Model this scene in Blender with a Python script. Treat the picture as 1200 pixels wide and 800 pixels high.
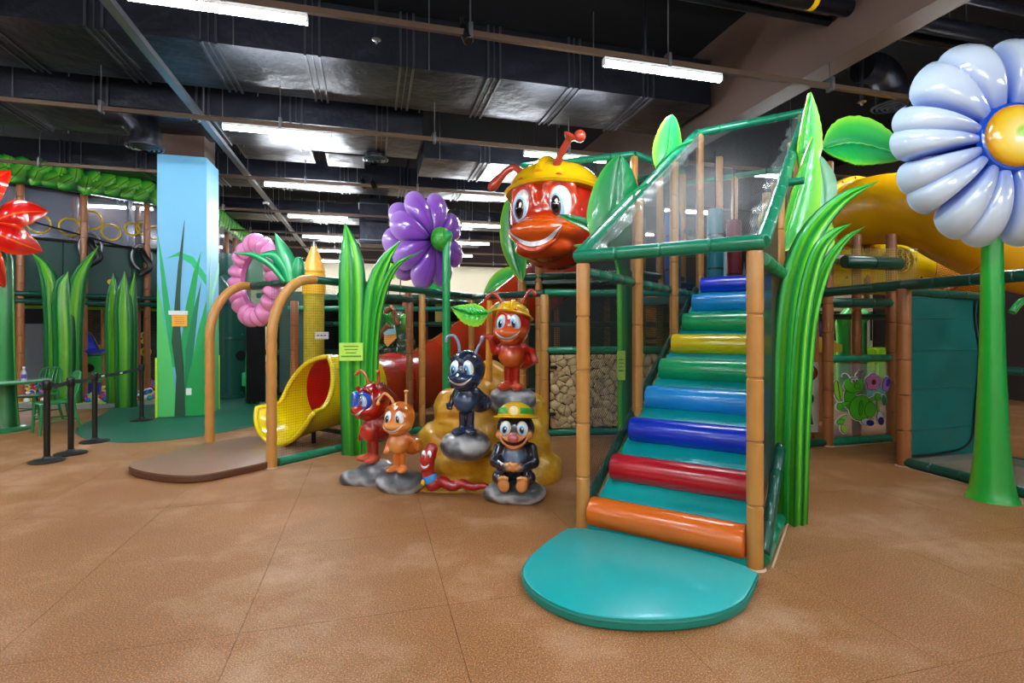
import bpy, bmesh, math, random
import numpy as np
from mathutils import Vector, Matrix, noise

for _o in list(bpy.data.objects):
    bpy.data.objects.remove(_o)
SC = bpy.context.scene
COL = SC.collection
PI = math.pi
V = Vector
rnd = random.Random(7)

# ---------------------------------------------------------------- camera
EYE = 1.55          # eye height in metres
FPX = 620.0         # focal length in pixels of a 1200 px wide frame
cam = bpy.data.cameras.new('camera')
cam.sensor_width = 36.0
cam.lens = 36.0 * FPX / 1200.0
cam.shift_y = -15.0 / 1200.0
cam.clip_start = 0.05
cam.clip_end = 200
camo = bpy.data.objects.new('camera', cam)
COL.objects.link(camo)
camo.location = (0, 0, EYE)
camo.rotation_euler = (PI / 2, 0, 0)
SC.camera = camo

# ---------------------------------------------------------------- world, exposure
wd = bpy.data.worlds.new('world')
SC.world = wd
wd.use_nodes = True
wd.node_tree.nodes['Background'].inputs[0].default_value = (0.9, 0.95, 1.0, 1)
wd.node_tree.nodes['Background'].inputs[1].default_value = 0.25
SC.view_settings.view_transform = 'Standard'
SC.view_settings.look = 'None'
SC.view_settings.exposure = 1.55
SC.view_settings.gamma = 1.0
SC.view_settings.use_curve_mapping = False
SC.render.engine = 'CYCLES'
SC.cycles.use_denoising = True
SC.cycles.max_bounces = 8
SC.cycles.diffuse_bounces = 4
SC.cycles.glossy_bounces = 3
SC.cycles.transparent_max_bounces = 24
SC.cycles.caustics_reflective = False
SC.cycles.caustics_refractive = False
SC.cycles.sample_clamp_indirect = 6.0

LED_STRENGTH = 62.0      # light given off by each ceiling tube
# room axes: the hall's own grid (u across, v along) and the play frames' grid (s along, t across)
RA = V((-0.2588, 0.9659, 0)); RB = V((0.9659, 0.2588, 0))
SA = V((0.5446, 0.8387, 0)); SB = V((0.8387, -0.5446, 0))
UP = V((0, 0, 1))
def R(u, v, z=0.0): return RB * u + RA * v + UP * z
def at(px, py, d): return V(((px - 600.0) / FPX * d, d, EYE - (py - 385.0) / FPX * d))
def ground(px, py):
    d = FPX * EYE / (py - 385.0)
    return V(((px - 600.0) / FPX * d, d, 0))

# ---------------------------------------------------------------- materials
def lin(h):
    if isinstance(h, str):
        h = h.lstrip('#'); c = [int(h[i:i + 2], 16) / 255 for i in (0, 2, 4)]
    else: c = h
    return tuple((x / 12.92 if x <= 0.04045 else ((x + 0.055) / 1.055) ** 2.4) for x in c) + (1.0,)

class NT:
    """small node-tree helper"""
    def __init__(s, name):
        s.m = bpy.data.materials.new(name); s.m.use_nodes = True
        s.t = s.m.node_tree; s.t.nodes.clear()
        s.out = s.n('ShaderNodeOutputMaterial')
    def n(s, kind, **kw):
        nd = s.t.nodes.new(kind)
        for k, v in kw.items(): setattr(nd, k, v)
        return nd
    def l(s, a, b): s.t.links.new(a, b)
    def bsdf(s, col=None, rough=.5, spec=.5, metal=0.0, coat=0.0):
        b = s.n('ShaderNodeBsdfPrincipled')
        if col is not None: b.inputs['Base Color'].default_value = lin(col)
        b.inputs['Roughness'].default_value = rough
        b.inputs['Specular IOR Level'].default_value = spec
        b.inputs['Metallic'].default_value = metal
        b.inputs['Coat Weight'].default_value = coat
        b.inputs['Coat Roughness'].default_value = 0.08
        return b
    def math(s, op, a, b=None, c=None):
        nd = s.n('ShaderNodeMath', operation=op)
        for i, x in enumerate((a, b, c)):
            if x is None: continue
            if isinstance(x, (int, float)): nd.inputs[i].default_value = x
            else: s.l(x, nd.inputs[i])
        return nd.outputs[0]
    def ramp(s, fac, stops, interp='LINEAR'):
        nd = s.n('ShaderNodeValToRGB'); cr = nd.color_ramp; cr.interpolation = interp
        while len(cr.elements) < len(stops): cr.elements.new(0.5)
        for e, (p, c) in zip(cr.elements, stops):
            e.position = p; e.color = lin(c)
        s.l(fac, nd.inputs[0]); return nd.outputs[0]
    def noise(s, scale, detail=4, coord='Object', rough=.55):
        tc = s.n('ShaderNodeTexCoord'); nd = s.n('ShaderNodeTexNoise')
        nd.inputs['Scale'].default_value = scale; nd.inputs['Detail'].default_value = detail
        nd.inputs['Roughness'].default_value = rough
        s.l(tc.outputs[coord], nd.inputs['Vector']); return nd.outputs['Fac']
    def mix(s, fac, a, b, mode='MIX'):
        nd = s.n('ShaderNodeMix', data_type='RGBA', blend_type=mode)
        if isinstance(fac, (int, float)): nd.inputs[0].default_value = fac
        else: s.l(fac, nd.inputs[0])
        for i, x in ((6, a), (7, b)):
            if isinstance(x, (str, tuple)): nd.inputs[i].default_value = lin(x)
            else: s.l(x, nd.inputs[i])
        return nd.outputs[2]
    def bump(s, h, strength, dist, b):
        nd = s.n('ShaderNodeBump'); nd.inputs['Strength'].default_value = strength
        nd.inputs['Distance'].default_value = dist
        s.l(h, nd.inputs['Height']); s.l(nd.outputs[0], b.inputs['Normal'])
    def done(s, b): s.l(b.outputs[0], s.out.inputs[0]); return s.m

def plain(name, col, rough=.45, spec=.5, metal=0., coat=0., var=.12, scale=6., bump=0., bscale=40., bdist=.01):
    t = NT(name); b = t.bsdf(col, rough, spec, metal, coat)
    if var:
        f = t.noise(scale, 3)
        c = lin(col)
        dk = t.n('ShaderNodeMix', data_type='RGBA')
        t.l(f, dk.inputs[0])
        dk.inputs[6].default_value = tuple(x * (1 - var) for x in c[:3]) + (1,)
        dk.inputs[7].default_value = tuple(min(1, x * (1 + var) + var * .01) for x in c[:3]) + (1,)
        t.l(dk.outputs[2], b.inputs['Base Color'])
    if bump: t.bump(t.noise(bscale, 4), bump, bdist, b)
    return t.done(b)

def emit(name, col, strength):
    t = NT(name); e = t.n('ShaderNodeEmission')
    e.inputs[0].default_value = lin(col); e.inputs[1].default_value = strength
    return t.done(e)

def uv_out(t):
    tc = t.n('ShaderNodeTexCoord'); sp = t.n('ShaderNodeSeparateXYZ')
    t.l(tc.outputs['UV'], sp.inputs[0]); return sp.outputs[0], sp.outputs[1]

def net(name, col, cell=.02, thread=.3, rough=.5, haze=0.0):
    """knotted net: threads on a grid in metres (UV), holes see-through"""
    t = NT(name); u, v = uv_out(t)
    fu = t.math('FRACT', t.math('DIVIDE', u, cell)); fv = t.math('FRACT', t.math('DIVIDE', v, cell))
    a = t.math('MAXIMUM', t.math('LESS_THAN', fu, thread), t.math('LESS_THAN', fv, thread))
    if haze: a = t.math('MAXIMUM', a, haze)
    b = t.bsdf(col, rough, .5); tr = t.n('ShaderNodeBsdfTransparent'); mx = t.n('ShaderNodeMixShader')
    t.l(a, mx.inputs[0]); t.l(tr.outputs[0], mx.inputs[1]); t.l(b.outputs[0], mx.inputs[2])
    return t.done(mx)

def clear(name, col=(.9, .95, .95), alpha=.12, rough=.05):
    """thin clear sheet"""
    t = NT(name); b = t.bsdf(col, rough, .5); tr = t.n('ShaderNodeBsdfTransparent'); mx = t.n('ShaderNodeMixShader')
    mx.inputs[0].default_value = alpha
    t.l(tr.outputs[0], mx.inputs[1]); t.l(b.outputs[0], mx.inputs[2])
    return t.done(mx)

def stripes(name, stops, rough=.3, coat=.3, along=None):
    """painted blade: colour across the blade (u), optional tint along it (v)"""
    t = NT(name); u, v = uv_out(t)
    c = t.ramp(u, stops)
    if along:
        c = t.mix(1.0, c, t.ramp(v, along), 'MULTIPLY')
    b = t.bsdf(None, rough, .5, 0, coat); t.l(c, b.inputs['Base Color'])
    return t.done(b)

def vcol(name, rough=.22, coat=.5, var=.0):
    """airbrushed sculpture paint read from the mesh's own paint layer"""
    t = NT(name); a = t.n('ShaderNodeVertexColor'); a.layer_name = 'paint'
    b = t.bsdf(None, rough, .5, 0, coat); t.l(a.outputs[0], b.inputs['Base Color'])
    if var:
        c = t.mix(t.math('MULTIPLY', t.noise(7, 4), var), a.outputs[0], '#3a2408', 'MIX'); t.l(c, b.inputs['Base Color'])
    return t.done(b)
# ---------------------------------------------------------------- mesh building
WM = {}
def thing(name, label=None, cat=None, loc=(0, 0, 0), rotz=0.0, group=None, kind=None):
    o = bpy.data.objects.new(name, None); COL.objects.link(o)
    o.empty_display_size = .1
    o.location = loc; o.rotation_euler = (0, 0, rotz)
    WM[o] = Matrix.Translation(V(loc)) @ Matrix.Rotation(rotz, 4, 'Z')
    return tag(o, label, cat, group, kind)
def tag(o, label=None, cat=None, group=None, kind=None):
    if label: o['label'] = label
    if cat: o['category'] = cat
    if group: o['group'] = group
    if kind: o['kind'] = kind
    return o

def frames(path):
    """parallel-transport frames along a polyline"""
    n = len(path); T = []
    for i in range(n):
        a = path[max(0, i - 1)]; b = path[min(n - 1, i + 1)]
        T.append((b - a).normalized())
    ref = UP if abs(T[0].z) < .9 else V((0, -1, 0))
    s = T[0].cross(ref).normalized(); out = []
    for i in range(n):
        s = (s - T[i] * s.dot(T[i])); s = s.normalized() if s.length > 1e-6 else T[i].orthogonal().normalized()
        out.append((T[i], s, s.cross(T[i])))
    return out

def smooth_path(pts, n=24):
    """Catmull-Rom through the points"""
    P = [V(p) for p in pts]; P = [P[0] * 2 - P[1]] + P + [P[-1] * 2 - P[-2]]
    out = []; segs = len(P) - 3; per = max(2, n // segs)
    for i in range(segs):
        a, b, c, d = P[i:i + 4]
        for k in range(per):
            t = k / per
            out.append(.5 * ((2 * b) + (c - a) * t + (2 * a - 5 * b + 4 * c - d) * t * t + (3 * b - a - 3 * c + d) * t ** 3))
    out.append(P[-2].copy()); return out

class MB:
    def __init__(s): s.v = []; s.f = []; s.uv = []
    def add(s, vs, fs, uvs=None):
        o = len(s.v); s.v += [V(p) for p in vs]
        s.f += [tuple(i + o for i in f) for f in fs]
        s.uv += [tuple(p) for p in uvs] if uvs else [(0, 0)] * len(vs)
        return s
    def box(s, c, size, ax=None, ay=None, az=None, bev=0.0):
        ax = ax or V((1, 0, 0)); ay = ay or UP.cross(ax); az = az or UP
        x, y, z = (k / 2 for k in size); c = V(c)
        if bev:
            b = min(bev, x * .9, y * .9, z * .9); vs = []; 
            for (zz, k) in ((-z, b), (-z + b, 0), (z - b, 0), (z, b)):
                for (sx, sy) in ((-1, -1), (1, -1), (1, 1), (-1, 1)):
                    px, py = sx * (x - k), sy * (y - k)
                    e = b * .999 if not k else b * .3
                    # two points per corner
                    p1 = (px - sx * e, py) if sx * sy < 0 else (px, py - sy * e)
                    p2 = (px, py - sy * e) if sx * sy < 0 else (px - sx * e, py)
                    vs += [c + ax * p1[0] + ay * p1[1] + az * zz, c + ax * p2[0] + ay * p2[1] + az * zz]
            fs = [tuple(range(7, -1, -1)), tuple(range(24, 32))]
            for r in range(3):
                for i in range(8): j = (i + 1) % 8; fs.append((r * 8 + i, r * 8 + j, r * 8 + 8 + j, r * 8 + 8 + i))
            return s.add(vs, fs)
        vs = [c + ax * (i * x) + ay * (j * y) + az * (k * z) for k in (-1, 1) for j in (-1, 1) for i in (-1, 1)]
        return s.add(vs, [(0, 2, 3, 1), (4, 5, 7, 6), (0, 1, 5, 4), (2, 6, 7, 3), (0, 4, 6, 2), (1, 3, 7, 5)])
    def tube(s, path, r, seg=12, cap=True, sq=None):
        path = [V(p) for p in path]; F = frames(path); n = len(path); vs = []; uv = []; fs = []
        L = 0
        for i, (p, (t, a, b)) in enumerate(zip(path, F)):
            rr = r[i] if isinstance(r, (list, tuple)) else r
            if i: L += (p - path[i - 1]).length
            for k in range(seg):
                w = 2 * PI * k / seg
                vs.append(p + (a * math.cos(w) + b * math.sin(w) * (sq or 1)) * rr); uv.append((k / seg, L))
        for i in range(n - 1):
            for k in range(seg):
                j = (k + 1) % seg
                fs.append((i * seg + k, i * seg + j, (i + 1) * seg + j, (i + 1) * seg + k))
        if cap:
            fs.append(tuple(range(seg - 1, -1, -1))); fs.append(tuple((n - 1) * seg + k for k in range(seg)))
        return s.add(vs, fs, uv)
    def lathe(s, prof, c=(0, 0, 0), axis=UP, seg=24, xdir=None, sx=1, sy=1, ring=False):
        """prof: (radius, height) pairs along the axis"""
        axis = V(axis).normalized(); a = (V(xdir) if xdir else axis.orthogonal()).normalized(); b = axis.cross(a); c = V(c)
        vs = []; uv = []; fs = []; n = len(prof)
        for i, (r, h) in enumerate(prof):
            for k in range(seg):
                w = 2 * PI * k / seg
                vs.append(c + axis * h + (a * math.cos(w) * sx + b * math.sin(w) * sy) * max(r, 1e-4)); uv.append((k / seg, i / (n - 1)))
        for i in range(n - 1):
            for k in range(seg):
                j = (k + 1) % seg
                fs.append((i * seg + k, i * seg + j, (i + 1) * seg + j, (i + 1) * seg + k))
        if ring:                                   # hollow: join the last circle back to the first
            for k in range(seg):
                j = (k + 1) % seg
                fs.append(((n - 1) * seg + k, (n - 1) * seg + j, j, k))
        else:
            fs.append(tuple(range(seg - 1, -1, -1))); fs.append(tuple((n - 1) * seg + k for k in range(seg)))
        return s.add(vs, fs, uv)
    def ball(s, c, r, seg=20, rings=12, rot=None):
        r = V((r, r, r)) if isinstance(r, (int, float)) else V(r); c = V(c); vs = []; fs = []; uv = []
        for i in range(rings + 1):
            th = PI * i / rings
            for k in range(seg):
                w = 2 * PI * k / seg
                p = V((math.sin(th) * math.cos(w) * r.x, math.sin(th) * math.sin(w) * r.y, math.cos(th) * r.z))
                if rot: p = rot @ p
                vs.append(c + p); uv.append((k / seg, i / rings))
        for i in range(rings):
            for k in range(seg):
                j = (k + 1) % seg
                fs.append((i * seg + k, (i + 1) * seg + k, (i + 1) * seg + j, i * seg + j))
        return s.add(vs, fs, uv)
    def prism(s, poly, n, h, inset=0.0, uvax=None):
        """closed polygon (3D points) pushed along n by h; inset bevels the far face"""
        poly = [V(p) for p in poly]; n = V(n).normalized(); m = len(poly)
        c = sum(poly, V()) / m
        top = [p + n * h + (c - p).normalized() * inset for p in poly]
        vs = poly + top
        fs = [tuple(range(m - 1, -1, -1)), tuple(range(m, 2 * m))]
        if inset:
            mid = [p + n * (h - inset * .8) for p in poly]; vs = poly + mid + top
            fs = [tuple(range(m - 1, -1, -1)), tuple(range(2 * m, 3 * m))]
            for r in (0, 1):
                for i in range(m): j = (i + 1) % m; fs.append((r * m + i, r * m + j, r * m + m + j, r * m + m + i))
        else:
            for i in range(m): j = (i + 1) % m; fs.append((i, j, m + j, m + i))
        return s.add(vs, fs)
    def quad(s, o, du, dv):
        o = V(o); du = V(du); dv = V(dv); a, b = du.length, dv.length
        return s.add([o, o + du, o + du + dv, o + dv], [(0, 1, 2, 3)], [(0, 0), (a, 0), (a, b), (0, b)])
    def poly_net(s, pts):
        """flat see-through panel; UV in metres in its own plane"""
        pts = [V(p) for p in pts]; x = (pts[1] - pts[0]).normalized(); n = x.cross(pts[-1] - pts[0]).normalized(); y = n.cross(x)
        return s.add(pts, [tuple(range(len(pts)))], [((p - pts[0]).dot(x), (p - pts[0]).dot(y)) for p in pts])
    def grid(s, fn, nu, nv, thick=None):
        """surface fn(u, v) -> point; thick(u, v) -> point of the back face closes it"""
        vs = []; uv = []; fs = []
        for j in range(nv + 1):
            for i in range(nu + 1):
                vs.append(fn(i / nu, j / nv)); uv.append((i / nu, j / nv))
        w = nu + 1
        for j in range(nv):
            for i in range(nu): fs.append((j * w + i, j * w + i + 1, (j + 1) * w + i + 1, (j + 1) * w + i))
        if thick:
            o = len(vs)
            for j in range(nv + 1):
                for i in range(nu + 1): vs.append(thick(i / nu, j / nv)); uv.append((i / nu, j / nv))
            for j in range(nv):
                for i in range(nu): fs.append((o + j * w + i + w, o + j * w + i + 1 + w, o + j * w + i + 1, o + j * w + i))
            ring = [i for i in range(w)] + [j * w + nu for j in range(1, nv + 1)] + [nv * w + i for i in range(nu - 1, -1, -1)] + [j * w for j in range(nv - 1, 0, -1)]
            for k in range(len(ring)):
                a, b = ring[k], ring[(k + 1) % len(ring)]; fs.append((a, o + a, o + b, b))
        return s.add(vs, fs, uv)
    def build(s, name, mat, parent=None, smooth=40, world=True, recalc=True, paint=None):
        me = bpy.data.meshes.new(name)
        vs = s.v
        if parent is not None and world:
            inv = WM[parent].inverted(); vs = [inv @ p for p in vs]
        me.from_pydata([tuple(p) for p in vs], [], s.f)
        if any(p != (0, 0) for p in s.uv):
            ul = me.uv_layers.new(name='UVMap')
            idx = np.empty(len(me.loops), dtype=np.int32); me.loops.foreach_get('vertex_index', idx)
            ul.data.foreach_set('uv', np.array(s.uv, dtype=np.float32)[idx].ravel())
        if recalc:
            bm = bmesh.new(); bm.from_mesh(me); bmesh.ops.recalc_face_normals(bm, faces=bm.faces); bm.to_mesh(me); bm.free()
        if smooth:
            me.polygons.foreach_set('use_smooth', [True] * len(me.polygons))
            me.set_sharp_from_angle(angle=math.radians(smooth))
        return link(name, me, mat, parent, paint)

def link(name, me, mat, parent=None, paint=None):
    if mat is not None and len(me.materials) == 0: me.materials.append(mat)
    o = bpy.data.objects.new(name, me); COL.objects.link(o)
    if parent is not None:
        o.parent = parent; WM[o] = WM[parent]
    else: WM[o] = Matrix.Identity(4)
    if paint is not None:
        a = me.color_attributes.new('paint', 'FLOAT_COLOR', 'POINT'); a.data.foreach_set('color', np.asarray(paint, dtype=np.float32).ravel())
    return o

def dup(o, parent=None, loc=None):
    """copy a thing with its parts and their sub-parts, sharing meshes"""
    c = o.copy(); COL.objects.link(c); c.parent = parent
    if loc is not None: c.location = loc
    for ch in list(o.children): dup(ch, c)
    return c

def piece(mesh_owner, parent, world_matrix):
    """another piece sharing mesh data, placed by its own matrix under parent"""
    o = bpy.data.objects.new(mesh_owner.name.split('.')[0], mesh_owner.data); COL.objects.link(o)
    o.parent = parent; o.matrix_local = WM[parent].inverted() @ world_matrix; WM[o] = world_matrix
    return o

# ---------------------------------------------------------------- foam padded tubes
def padded(mb, a, b, r, step=.4, seg=12, ties=True, start=0.0):
    """foam sleeve between two points, drawn in by a cable tie every step"""
    a = V(a); b = V(b); L = (b - a).length; d = (b - a) / L; n = max(1, round(L / step)); pts = []; rr = []
    pts.append(a); rr.append(r * .93)
    for i in range(n + 1):
        x = min(max(L * i / n, .012), L - .012)
        if 0 < i < n:
            pts += [a + d * (x - .012), a + d * (x - .003), a + d * (x + .003), a + d * (x + .012)]; rr += [r, r * .84, r * .84, r]
        else: pts.append(a + d * x); rr.append(r)
    pts.append(b); rr.append(r * .93)
    mb.tube(pts, rr, seg)
    if ties:
        for i in range(1, n):
            p = a + d * (L * i / n); o = d.orthogonal().normalized()
            mb.tube([p - d * .004, p + d * .004], r * .9, seg)
    return mb
def bar(name, a, b, r, mat, parent, step=.4, seg=12):
    return padded(MB(), a, b, r, step, seg).build(name, mat, parent)

def blade_mesh(mb, path, width, face, thick=.05, ribs=3, nu=14, tip=1.0, belly=.45, base_w=.8, fold=0.0, n=22):
    """a sculpted grass blade: ribbed front, flatter back, tapering to a tip.  face = the way its front looks"""
    P = smooth_path(path, n); m = len(P); face = V(face).normalized(); rows = []
    for i, p in enumerate(P):
        t = i / (m - 1)
        T = (P[min(m - 1, i + 1)] - P[max(0, i - 1)]).normalized()
        S = T.cross(face); S = S.normalized() if S.length > .05 else T.orthogonal().normalized()
        N = S.cross(T)
        if N.dot(face) < 0: N = -N
        w = width * ((base_w + (1 - base_w) * min(1, t / belly)) if t < belly else max(0.015, math.cos((t - belly) / (1 - belly) * PI / 2) ** tip)) / 2
        k = w / (width / 2)
        rows.append((p, S, N, w, thick * max(.12, k)))
    def front(u, v):
        p, S, N, w, h = rows[round(v * (m - 1))]; x = 2 * u - 1
        dome = math.sqrt(max(0, 1 - x * x * .98))
        rib = .5 + .5 * math.cos(x * PI * ribs)
        return p + S * (x * w) + N * (h * (.55 * dome + .45 * rib * dome) + fold * w * abs(x))
    def back(u, v):
        p, S, N, w, h = rows[round(v * (m - 1))]; x = 2 * u - 1
        return p + S * (x * w) - N * (h * .5 * math.sqrt(max(0, 1 - x * x))) + N * (fold * w * abs(x))
    return mb.grid(front, nu, m - 1, back)

# ---------------------------------------------------------------- sculpting with blended forms
def qrot(axis, deg): return Matrix.Rotation(math.radians(deg), 3, axis)
class Clay:
    """smoothly blended ellipsoids and limbs turned into ONE continuous surface with an airbrushed paint layer"""
    def __init__(s): s.p = []
    def ell(s, c, r, col, k=.03, rot=None): s.p.append(('e', np.array(c, float), np.array(r, float), lin(col)[:3], k, np.array(rot) if rot is not None else None)); return s
    def limb(s, a, b, ra, rb, col, k=.02): s.p.append(('c', np.array(a, float), np.array(b, float), (ra, rb), lin(col)[:3], k)); return s
    def chain(s, pts, rs, col, k=.012):
        for i in range(len(pts) - 1): s.limb(pts[i], pts[i + 1], rs[i], rs[i + 1], col, k)
        return s
    def dist(s, pr, X):
        if pr[0] == 'e':
            q = X - pr[1]
            if pr[5] is not None: q = q @ pr[5]
            r = pr[2]; k0 = np.linalg.norm(q / r, axis=-1); k1 = np.linalg.norm(q / (r * r), axis=-1)
            return k0 * (k0 - 1) / np.maximum(k1, 1e-6), pr[3], pr[4]
        a, b, (ra, rb), col, k = pr[1:]
        ba = b - a; t = np.clip(((X - a) @ ba) / max(ba @ ba, 1e-9), 0, 1)
        return np.linalg.norm(X - a - t[..., None] * ba, axis=-1) - (ra + (rb - ra) * t), col, k
    def field(s, X, bump=None):
        D = None
        for pr in s.p:
            d, _, k = s.dist(pr, X)
            if D is None: D = d
            else:
                h = np.clip(.5 + .5 * (D - d) / k, 0, 1); D = D + (d - D) * h - k * h * (1 - h)
        if bump is not None: D = D + bump(X)
        return D
    def mesh(s, vox, bump=None, pad=.04, blend=.02):
        lo = np.array([1e9] * 3); hi = -lo
        for pr in s.p:
            if pr[0] == 'e': R_ = max(pr[2]); lo = np.minimum(lo, pr[1] - R_); hi = np.maximum(hi, pr[1] + R_)
            else:
                R_ = max(pr[3]); lo = np.minimum(lo, np.minimum(pr[1], pr[2]) - R_); hi = np.maximum(hi, np.maximum(pr[1], pr[2]) + R_)
        lo -= pad; hi += pad; n = np.ceil((hi - lo) / vox).astype(int) + 1
        G = np.stack(np.meshgrid(*[lo[i] + vox * np.arange(n[i]) for i in range(3)], indexing='ij'), -1)
        F = s.field(G, bump)
        c = [F[i:n[0] - 1 + i, j:n[1] - 1 + j, k:n[2] - 1 + k] for i in (0, 1) for j in (0, 1) for k in (0, 1)]
        C = np.stack(c, -1); neg = (C < 0).sum(-1); act = (neg > 0) & (neg < 8)
        ids = -np.ones(act.shape, int); ids[act] = np.arange(act.sum())
        cc = C[act]; off = np.array([(i, j, k) for i in (0, 1) for j in (0, 1) for k in (0, 1)], float)
        acc = np.zeros((len(cc), 3)); cnt = np.zeros(len(cc))
        for a in range(8):
            for b in range(a + 1, 8):
                if abs(off[a] - off[b]).sum() != 1: continue
                m = (cc[:, a] < 0) != (cc[:, b] < 0)
                t = cc[m, a] / (cc[m, a] - cc[m, b])
                acc[m] += off[a] + (off[b] - off[a]) * t[:, None]; cnt[m] += 1
        vs = lo + vox * (np.argwhere(act) + acc / cnt[:, None])
        fs = []
        for ax in range(3):
            o1, o2 = [i for i in range(3) if i != ax]
            sl = [slice(None)] * 3; sl2 = [slice(None)] * 3
            sl[ax] = slice(0, -1); sl2[ax] = slice(1, None)
            A, B = F[tuple(sl)], F[tuple(sl2)]
            E = np.argwhere((A < 0) != (B < 0))
            E = E[(E[:, o1] > 0) & (E[:, o2] > 0) & (E[:, o1] < n[o1] - 1) & (E[:, o2] < n[o2] - 1)]
            q = []
            for (d1, d2) in ((-1, -1), (0, -1), (0, 0), (-1, 0)):
                e = E.copy(); e[:, o1] += d1; e[:, o2] += d2; q.append(ids[e[:, 0], e[:, 1], e[:, 2]])
            q = np.stack(q, -1); flip = (A[E[:, 0], E[:, 1], E[:, 2]] < 0)
            if ax == 1: flip = ~flip
            q[~flip] = q[~flip][:, ::-1]
            fs.append(q)
        fs = np.concatenate(fs)
        # paint: blend the colours of the nearest forms
        W = np.zeros(len(vs)); P = np.zeros((len(vs), 3)); ds = [s.dist(pr, vs) for pr in s.p]
        mn = np.min([d[0] for d in ds], axis=0)
        for d, col, k in ds:
            w = np.exp(-(d - mn) / blend); W += w; P += w[:, None] * np.array(col)
        P = np.concatenate([P / W[:, None], np.ones((len(vs), 1))], 1)
        return vs, fs, P
    def build(s, name, mat, parent, vox=.012, bump=None, blend=.02, local=True, relax=1):
        vs, fs, P = s.mesh(vox, bump, blend=blend)
        me = bpy.data.meshes.new(name); me.from_pydata(vs.tolist(), [], fs.tolist())
        bm = bmesh.new(); bm.from_mesh(me)
        for _ in range(relax): bmesh.ops.smooth_vert(bm, verts=bm.verts, factor=.5, use_axis_x=True, use_axis_y=True, use_axis_z=True)
        bmesh.ops.recalc_face_normals(bm, faces=bm.faces); bm.to_mesh(me); bm.free()
        me.polygons.foreach_set('use_smooth', [True] * len(me.polygons))
        return link(name, me, mat, parent, P)

def voronoi(pts, rect):
    """cells of points inside a rectangle (x0, y0, x1, y1)"""
    x0, y0, x1, y1 = rect; cells = []
    for i, p in enumerate(pts):
        poly = [(x0, y0), (x1, y0), (x1, y1), (x0, y1)]
        for j, q in enumerate(pts):
            if i == j: continue
            mx, my = (p[0] + q[0]) / 2, (p[1] + q[1]) / 2; nx, ny = q[0] - p[0], q[1] - p[1]
            new = []
            for k in range(len(poly)):
                a, b = poly[k], poly[(k + 1) % len(poly)]
                da = (a[0] - mx) * nx + (a[1] - my) * ny; db = (b[0] - mx) * nx + (b[1] - my) * ny
                if da <= 0: new.append(a)
                if da * db < 0:
                    t = da / (da - db); new.append((a[0] + (b[0] - a[0]) * t, a[1] + (b[1] - a[1]) * t))
            poly = new
            if len(poly) < 3: break
        if len(poly) >= 3: cells.append(poly)
    return cells
def shrink(poly, d):
    cx = sum(p[0] for p in poly) / len(poly); cy = sum(p[1] for p in poly) / len(poly)
    out = []
    for p in poly:
        l = math.hypot(p[0] - cx, p[1] - cy); k = max(.4, 1 - d / max(l, 1e-6)); out.append((cx + (p[0] - cx) * k, cy + (p[1] - cy) * k))
    return out
def round_poly(poly, it=1):
    for _ in range(it):
        out = []
        for i in range(len(poly)):
            a, b = poly[i], poly[(i + 1) % len(poly)]
            out += [(a[0] * .75 + b[0] * .25, a[1] * .75 + b[1] * .25), (a[0] * .25 + b[0] * .75, a[1] * .25 + b[1] * .75)]
        poly = out
    return poly
# ---------------------------------------------------------------- shared materials
M = {}
M['foam_green'] = plain('green_foam_vinyl', '#0b8060', .28, .5, coat=.3, var=.15)
M['foam_dark'] = plain('dark_green_foam_vinyl', '#0a4a3c', .32, .5, coat=.2, var=.15)
M['post_tan'] = plain('tan_post_sleeve', '#c08846', .35, .5, coat=.2, var=.12, scale=9)
M['post_brown'] = plain('brown_post_sleeve', '#9a5e32', .38, .5, coat=.15, var=.15, scale=9)
M['teal'] = plain('teal_vinyl', '#00a6a8', .36, .5, coat=.1, var=.07, scale=3, bump=.15, bscale=120, bdist=.002)
M['teal_side'] = plain('dark_teal_vinyl', '#087f74', .36, .5, var=.1)
M['dark_metal'] = plain('black_painted_duct', '#23252f', .38, .5, metal=.7, var=.3, scale=2.2, bump=.45, bscale=2.3, bdist=.08)
M['duct_edge'] = plain('duct_flange_metal', '#565962', .28, .5, metal=.85, var=.2, scale=6)
M['black'] = plain('black_plastic', '#08080a', .4, .5, var=.1)
M['black_matte'] = plain('black_matte', '#0c0c0e', .8, .2, var=.2)
M['ceiling'] = plain('black_sprayed_ceiling', '#0b0b10', .9, .2, var=.35, scale=.6)
M['brown_paint'] = plain('brown_painted_beam', '#57423a', .6, .4, var=.12, scale=2)
M['rail'] = plain('lamp_rail_metal', '#5e4a3c', .4, .5, metal=.5, var=.15)
M['steel'] = plain('bare_steel', '#7c7d82', .35, .5, metal=.85, var=.15)
M['white'] = plain('white_plastic', '#e8e8ea', .35, .5, var=.03)
M['led'] = emit('lit_led_tube', (.95, .98, 1.0), LED_STRENGTH)
M['net_dark'] = net('dark_safety_net', '#15201f', .024, .26)
M['net_grey'] = net('grey_roof_net', '#34383c', .016, .12, rough=.45)
M['net_yellow'] = net('yellow_net', '#c9a90c', .03, .42)
M['clear'] = clear('clear_sheet')
M['cream'] = plain('cream_wall_paint', '#e6dcc0', .8, .3, var=.04, scale=1)
M['dark_wall'] = plain('dark_brown_wall_paint', '#2c211f', .85, .3, var=.25, scale=.5)
M['deep_green'] = plain('dark_green_panel', '#0c3f38', .45, .5, var=.2, scale=1.3)

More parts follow.
